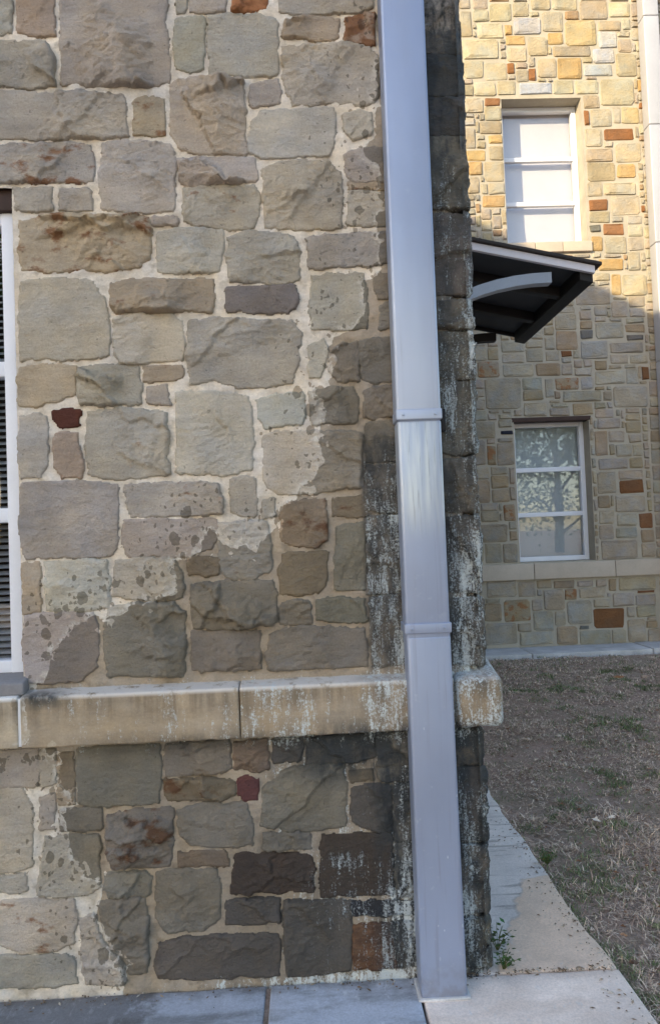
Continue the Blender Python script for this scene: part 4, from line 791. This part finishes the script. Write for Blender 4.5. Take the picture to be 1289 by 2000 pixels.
for i, (x, y, sc, c, lb) in enumerate(LEAVES):
    V, F = leaf_mesh(sc, i); o = mesh_obj('fallen_leaf', V, F, M['leafcol'], None, False, (*lin(c), 1)); o.location = (x, y, .004); o.rotation_euler = (.2*i % .5, .15, i*1.3)
    tag(o, lb, 'leaf', 'fallen leaves on the lawn')
V = []; F = []; C = []; o_ = 0; rl = random.Random(4)
for i in range(900):
    y = -.6+5.2*rl.random()**1.1; x = .80+rl.random()*(.5*(y+1.95)+.2); sc = rl.uniform(.004,.014); v, f = leaf_mesh(sc, i); a = rl.uniform(0,6.3); ca, sa = math.cos(a), math.sin(a)
    V += [(x+p[0]*ca-p[1]*sa, y+p[0]*sa+p[1]*ca, .002+p[2]) for p in v]; F += [tuple(k+o_ for k in q) for q in f]; o_ += len(v)
    C += [(*lin(rl.choice([(150,120,96),(120,88,66),(186,168,150),(140,112,92),(104,84,70)])), 1)]*len(v)
tag(mesh_obj('leaf_litter', V, F, M['leafcol'], None, False, np.array(C)), 'small brown leaf scraps scattered through the dry lawn', 'leaf litter', kind='stuff')
def grit():
    rg = random.Random(8); V = []; F = []; C = []; o = 0
    for i in range(900):
        if i % 3 == 0: x, y = rg.uniform(-1.2,.45), -.004-abs(rg.gauss(0,.025))
        elif i % 3 == 1: y = rg.uniform(.0,2.2); x = .462+abs(rg.gauss(0,.03)) if rg.random() < .6 else .75-abs(rg.gauss(0,.035))
        else: x, y = .752-abs(rg.gauss(0,.05)), rg.uniform(-.5,1.0)
        if rg.random() < .25: x, y = rg.uniform(.25,.75), -.010+rg.gauss(0,.006)
        sc = rg.uniform(.0008,.0034); z = .0015
        pts = [(sc,0,0),(0,sc,0),(-sc,0,0),(0,-sc,0),(0,0,sc*.8)]; a = rg.uniform(0,6.3); st_ = rg.choice((1,1,1.8,3.2))
        V += [(x+(p*math.cos(a)*st_-q*math.sin(a)), y+(p*math.sin(a)*st_+q*math.cos(a)), z+r_) for p,q,r_ in pts]
        F += [(o,o+1,o+4),(o+1,o+2,o+4),(o+2,o+3,o+4),(o+3,o,o+4)]; o += 5
        C += [(*lin(rg.choice([(120,104,88),(92,80,68),(150,134,116),(176,170,160),(110,90,70)])), 1)]*5
    tag(mesh_obj('grit', V, F, M['leafcol'], None, False, np.array(C)), 'grit and leaf crumbs collected along the wall foot and strip edges', 'grit', kind='stuff')
grit()
def weed(name, x, y, n, h, label, cat, seed):
    w_ = thing(name, label, cat, loc=(x,y,0)); rs = random.Random(seed); V = []; F = []; C = []; sv = []; o = 0
    for i in range(n):
        a = rs.uniform(0,6.28); ln = h*rs.uniform(.5,1); lean_ = rs.uniform(.2,.9); tip = np.array([math.cos(a)*lean_*ln, math.sin(a)*lean_*ln, ln*(1-.4*lean_)])
        sv.append(tube([(0,0,-.005), tip*.5+np.array([0,0,ln*.12]), tip], [.0012,.001,.0006], 4))
        for k in range(5):
            p = tip*(.35+.16*k)+np.array([rs.uniform(-1,1),rs.uniform(-1,1),rs.uniform(-.2,.6)])*h*.12; b_ = rs.uniform(0,6.28); l_ = h*rs.uniform(.14,.26); dv = np.array([math.cos(b_), math.sin(b_), rs.uniform(-.3,.5)])*l_; sd2 = np.array([-math.sin(b_), math.cos(b_), 0])*l_*.32
            V += [p, p+dv*.5+sd2, p+dv, p+dv*.5-sd2]; F.append((o,o+1,o+2,o+3)); o += 4; C += [(*[q*rs.uniform(.7,1.3) for q in lin((78,100,58))], 1)]*4
    mesh_obj('leaves', V, F, M['leafcol'], w_, False, np.array(C)); sv_, sf = join_meshes(sv); mesh_obj('stem', sv_, sf, M['leafcol'], w_, True, (*lin((96,104,64)), 1))
weed('weed', .468, .012, 12, .055, 'small green weed rooted in the slab joint at the wall corner', 'weed', 1)
weed('weed', .475, .10, 9, .075, 'taller wispy weed against the corner stones behind the joint weed', 'weed', 2)
weed('weed', .775, .60, 22, .050, 'green weed clump overhanging the edge of the side strip', 'weed', 5)

# ------------------------------------------------------------------ surroundings behind the viewer (unseen; placed to throw the shade and stand in the panes)
hb = thing('unseen_house', 'unseen gabled stone house behind the viewer, placed so its roof shades the wall', 'house', loc=(-24,-15,0))
def house():  # unseen blocker, sized from the sun angle to shade wall and lawn
    k = math.sqrt(2)*math.tan(rad(SUN_EL)); dy = YF+18; x0, z0 = 1.69-dy, 3.2+k*dy
    rx, ex, lx = -22.6, -13.2, -26.5; f = lambda x: z0-.578*(x-x0); zr, ze = f(rx), f(ex)
    def q(x, y, z): return (x+24, y+15, z)
    V = [q(lx,-18,0), q(ex,-18,0), q(ex,-18,ze-.15), q(rx,-18,zr-.15), q(lx,-18,ze-.15), q(lx,-12,0), q(ex,-12,0), q(ex,-12,ze-.15), q(rx,-12,zr-.15), q(lx,-12,ze-.15)]
    mesh_obj('wall', V, [(0,4,3,2,1),(5,6,7,8,9),(1,2,7,6),(5,9,4,0)], M['stucco'], hb)
    V = [q(ex,-18,ze-.14), q(rx,-18,zr-.14), q(lx,-18,ze-.14), q(ex,-11.9,ze-.14), q(rx,-11.9,zr-.14), q(lx,-11.9,ze-.14)]; V += [(a,b,c+.14) for a,b,c in V]
    mesh_obj('roof', V, [(6,9,10,7),(7,10,11,8),(0,1,4,3),(1,2,5,4),(3,4,10,9),(4,5,11,10),(0,6,7,1),(1,7,8,2),(0,3,9,6),(2,8,11,5)], M['shingle'], hb)
    for x in (-24,-20,-17):
        for z in (1.0,4.2):
            wf = rbox('window', (x+24-.5,3.002,z), (x+24+.5,3.05,z+1.5), M['frame'], hb, .01); rbox('pane', (x+24-.43,3.052,z+.07), (x+24+.43,3.06,z+1.43), M['glass'], wf, .001)
house()
def tree(x, y, h, cr, seed, label, lo=.42):
    t_ = thing('tree', label, 'tree', 'trees behind the viewer', loc=(x,y,0)); rs = np.random.default_rng(seed)
    limbs = [tube([(0,0,-.1),(.1,0,h*.25),(0,.1,h*.5),(.1,.1,h*.8)], [.24,.2,.15,.05], 9)]
    cen = []
    for i in range(9):
        a = i*2.4; z = h*(lo+(.87-lo)/9*i); e = np.array([math.cos(a)*cr*.7, math.sin(a)*cr*.7, z+cr*.35]); limbs.append(tube([(0,0,z*.85), e*np.array([.5,.5,1])-np.array([0,0,cr*.12]), e], [.09,.06,.02], 6)); cen.append(e)
    V, F = join_meshes(limbs); mesh_obj('trunk', V, F, M['bark'], t_, True)
    n = 3800; c = np.array(cen+[np.array([0,0,h*.85])]*2)[rs.integers(0,11,n)]; p = c+rs.normal(0,1,(n,3))*cr*np.array([.3,.3,.24])
    a = rs.normal(0,1,(n,3)); a /= np.linalg.norm(a,axis=1)[:,None]; b = np.cross(a, rs.normal(0,1,(n,3))); b /= np.linalg.norm(b,axis=1)[:,None]; s_ = rs.uniform(.06,.14,(n,1))
    V = np.stack([p-a*s_, p+b*s_*.5, p+a*s_, p-b*s_*.5], 1).reshape(-1,3); F = (np.arange(n)[:,None]*4+np.arange(4)[None])
    g = np.array(lin((82,98,48)))*rs.uniform(.6,1.5,(n,1)); C = np.ones((n,4,4)); C[:,:,:3] = g[:,None,:]
    mesh_obj('crown', V, F, M['leafcol'], t_, False, C.reshape(-1,4))
for i, (x, y, h, cr) in enumerate(((9.1,-9.6,6.4,2.3),(5.3,-10.2,6.6,2.2),(-6.6,-14.5,9.6,2.6),(8.5,-22,8.5,2.9),(12.5,-24,9,3.0),(16.5,-25,9,3.0))):  # third tree is added to block the sky mirrored in the near window
    tree(x, y, h, cr, 30+i, ('leafy tree behind the viewer whose crown shows in the far lower panes', 'leafy tree nearest the spout side behind the viewer, mirrored left in the far lower panes', 'tall tree added behind the viewer to darken the near window panes',
         'background tree at the left of the row behind the viewer', 'background tree in the middle of the row behind the viewer', 'background tree at the right of the row behind the viewer')[i], .42 if i < 3 else .10)
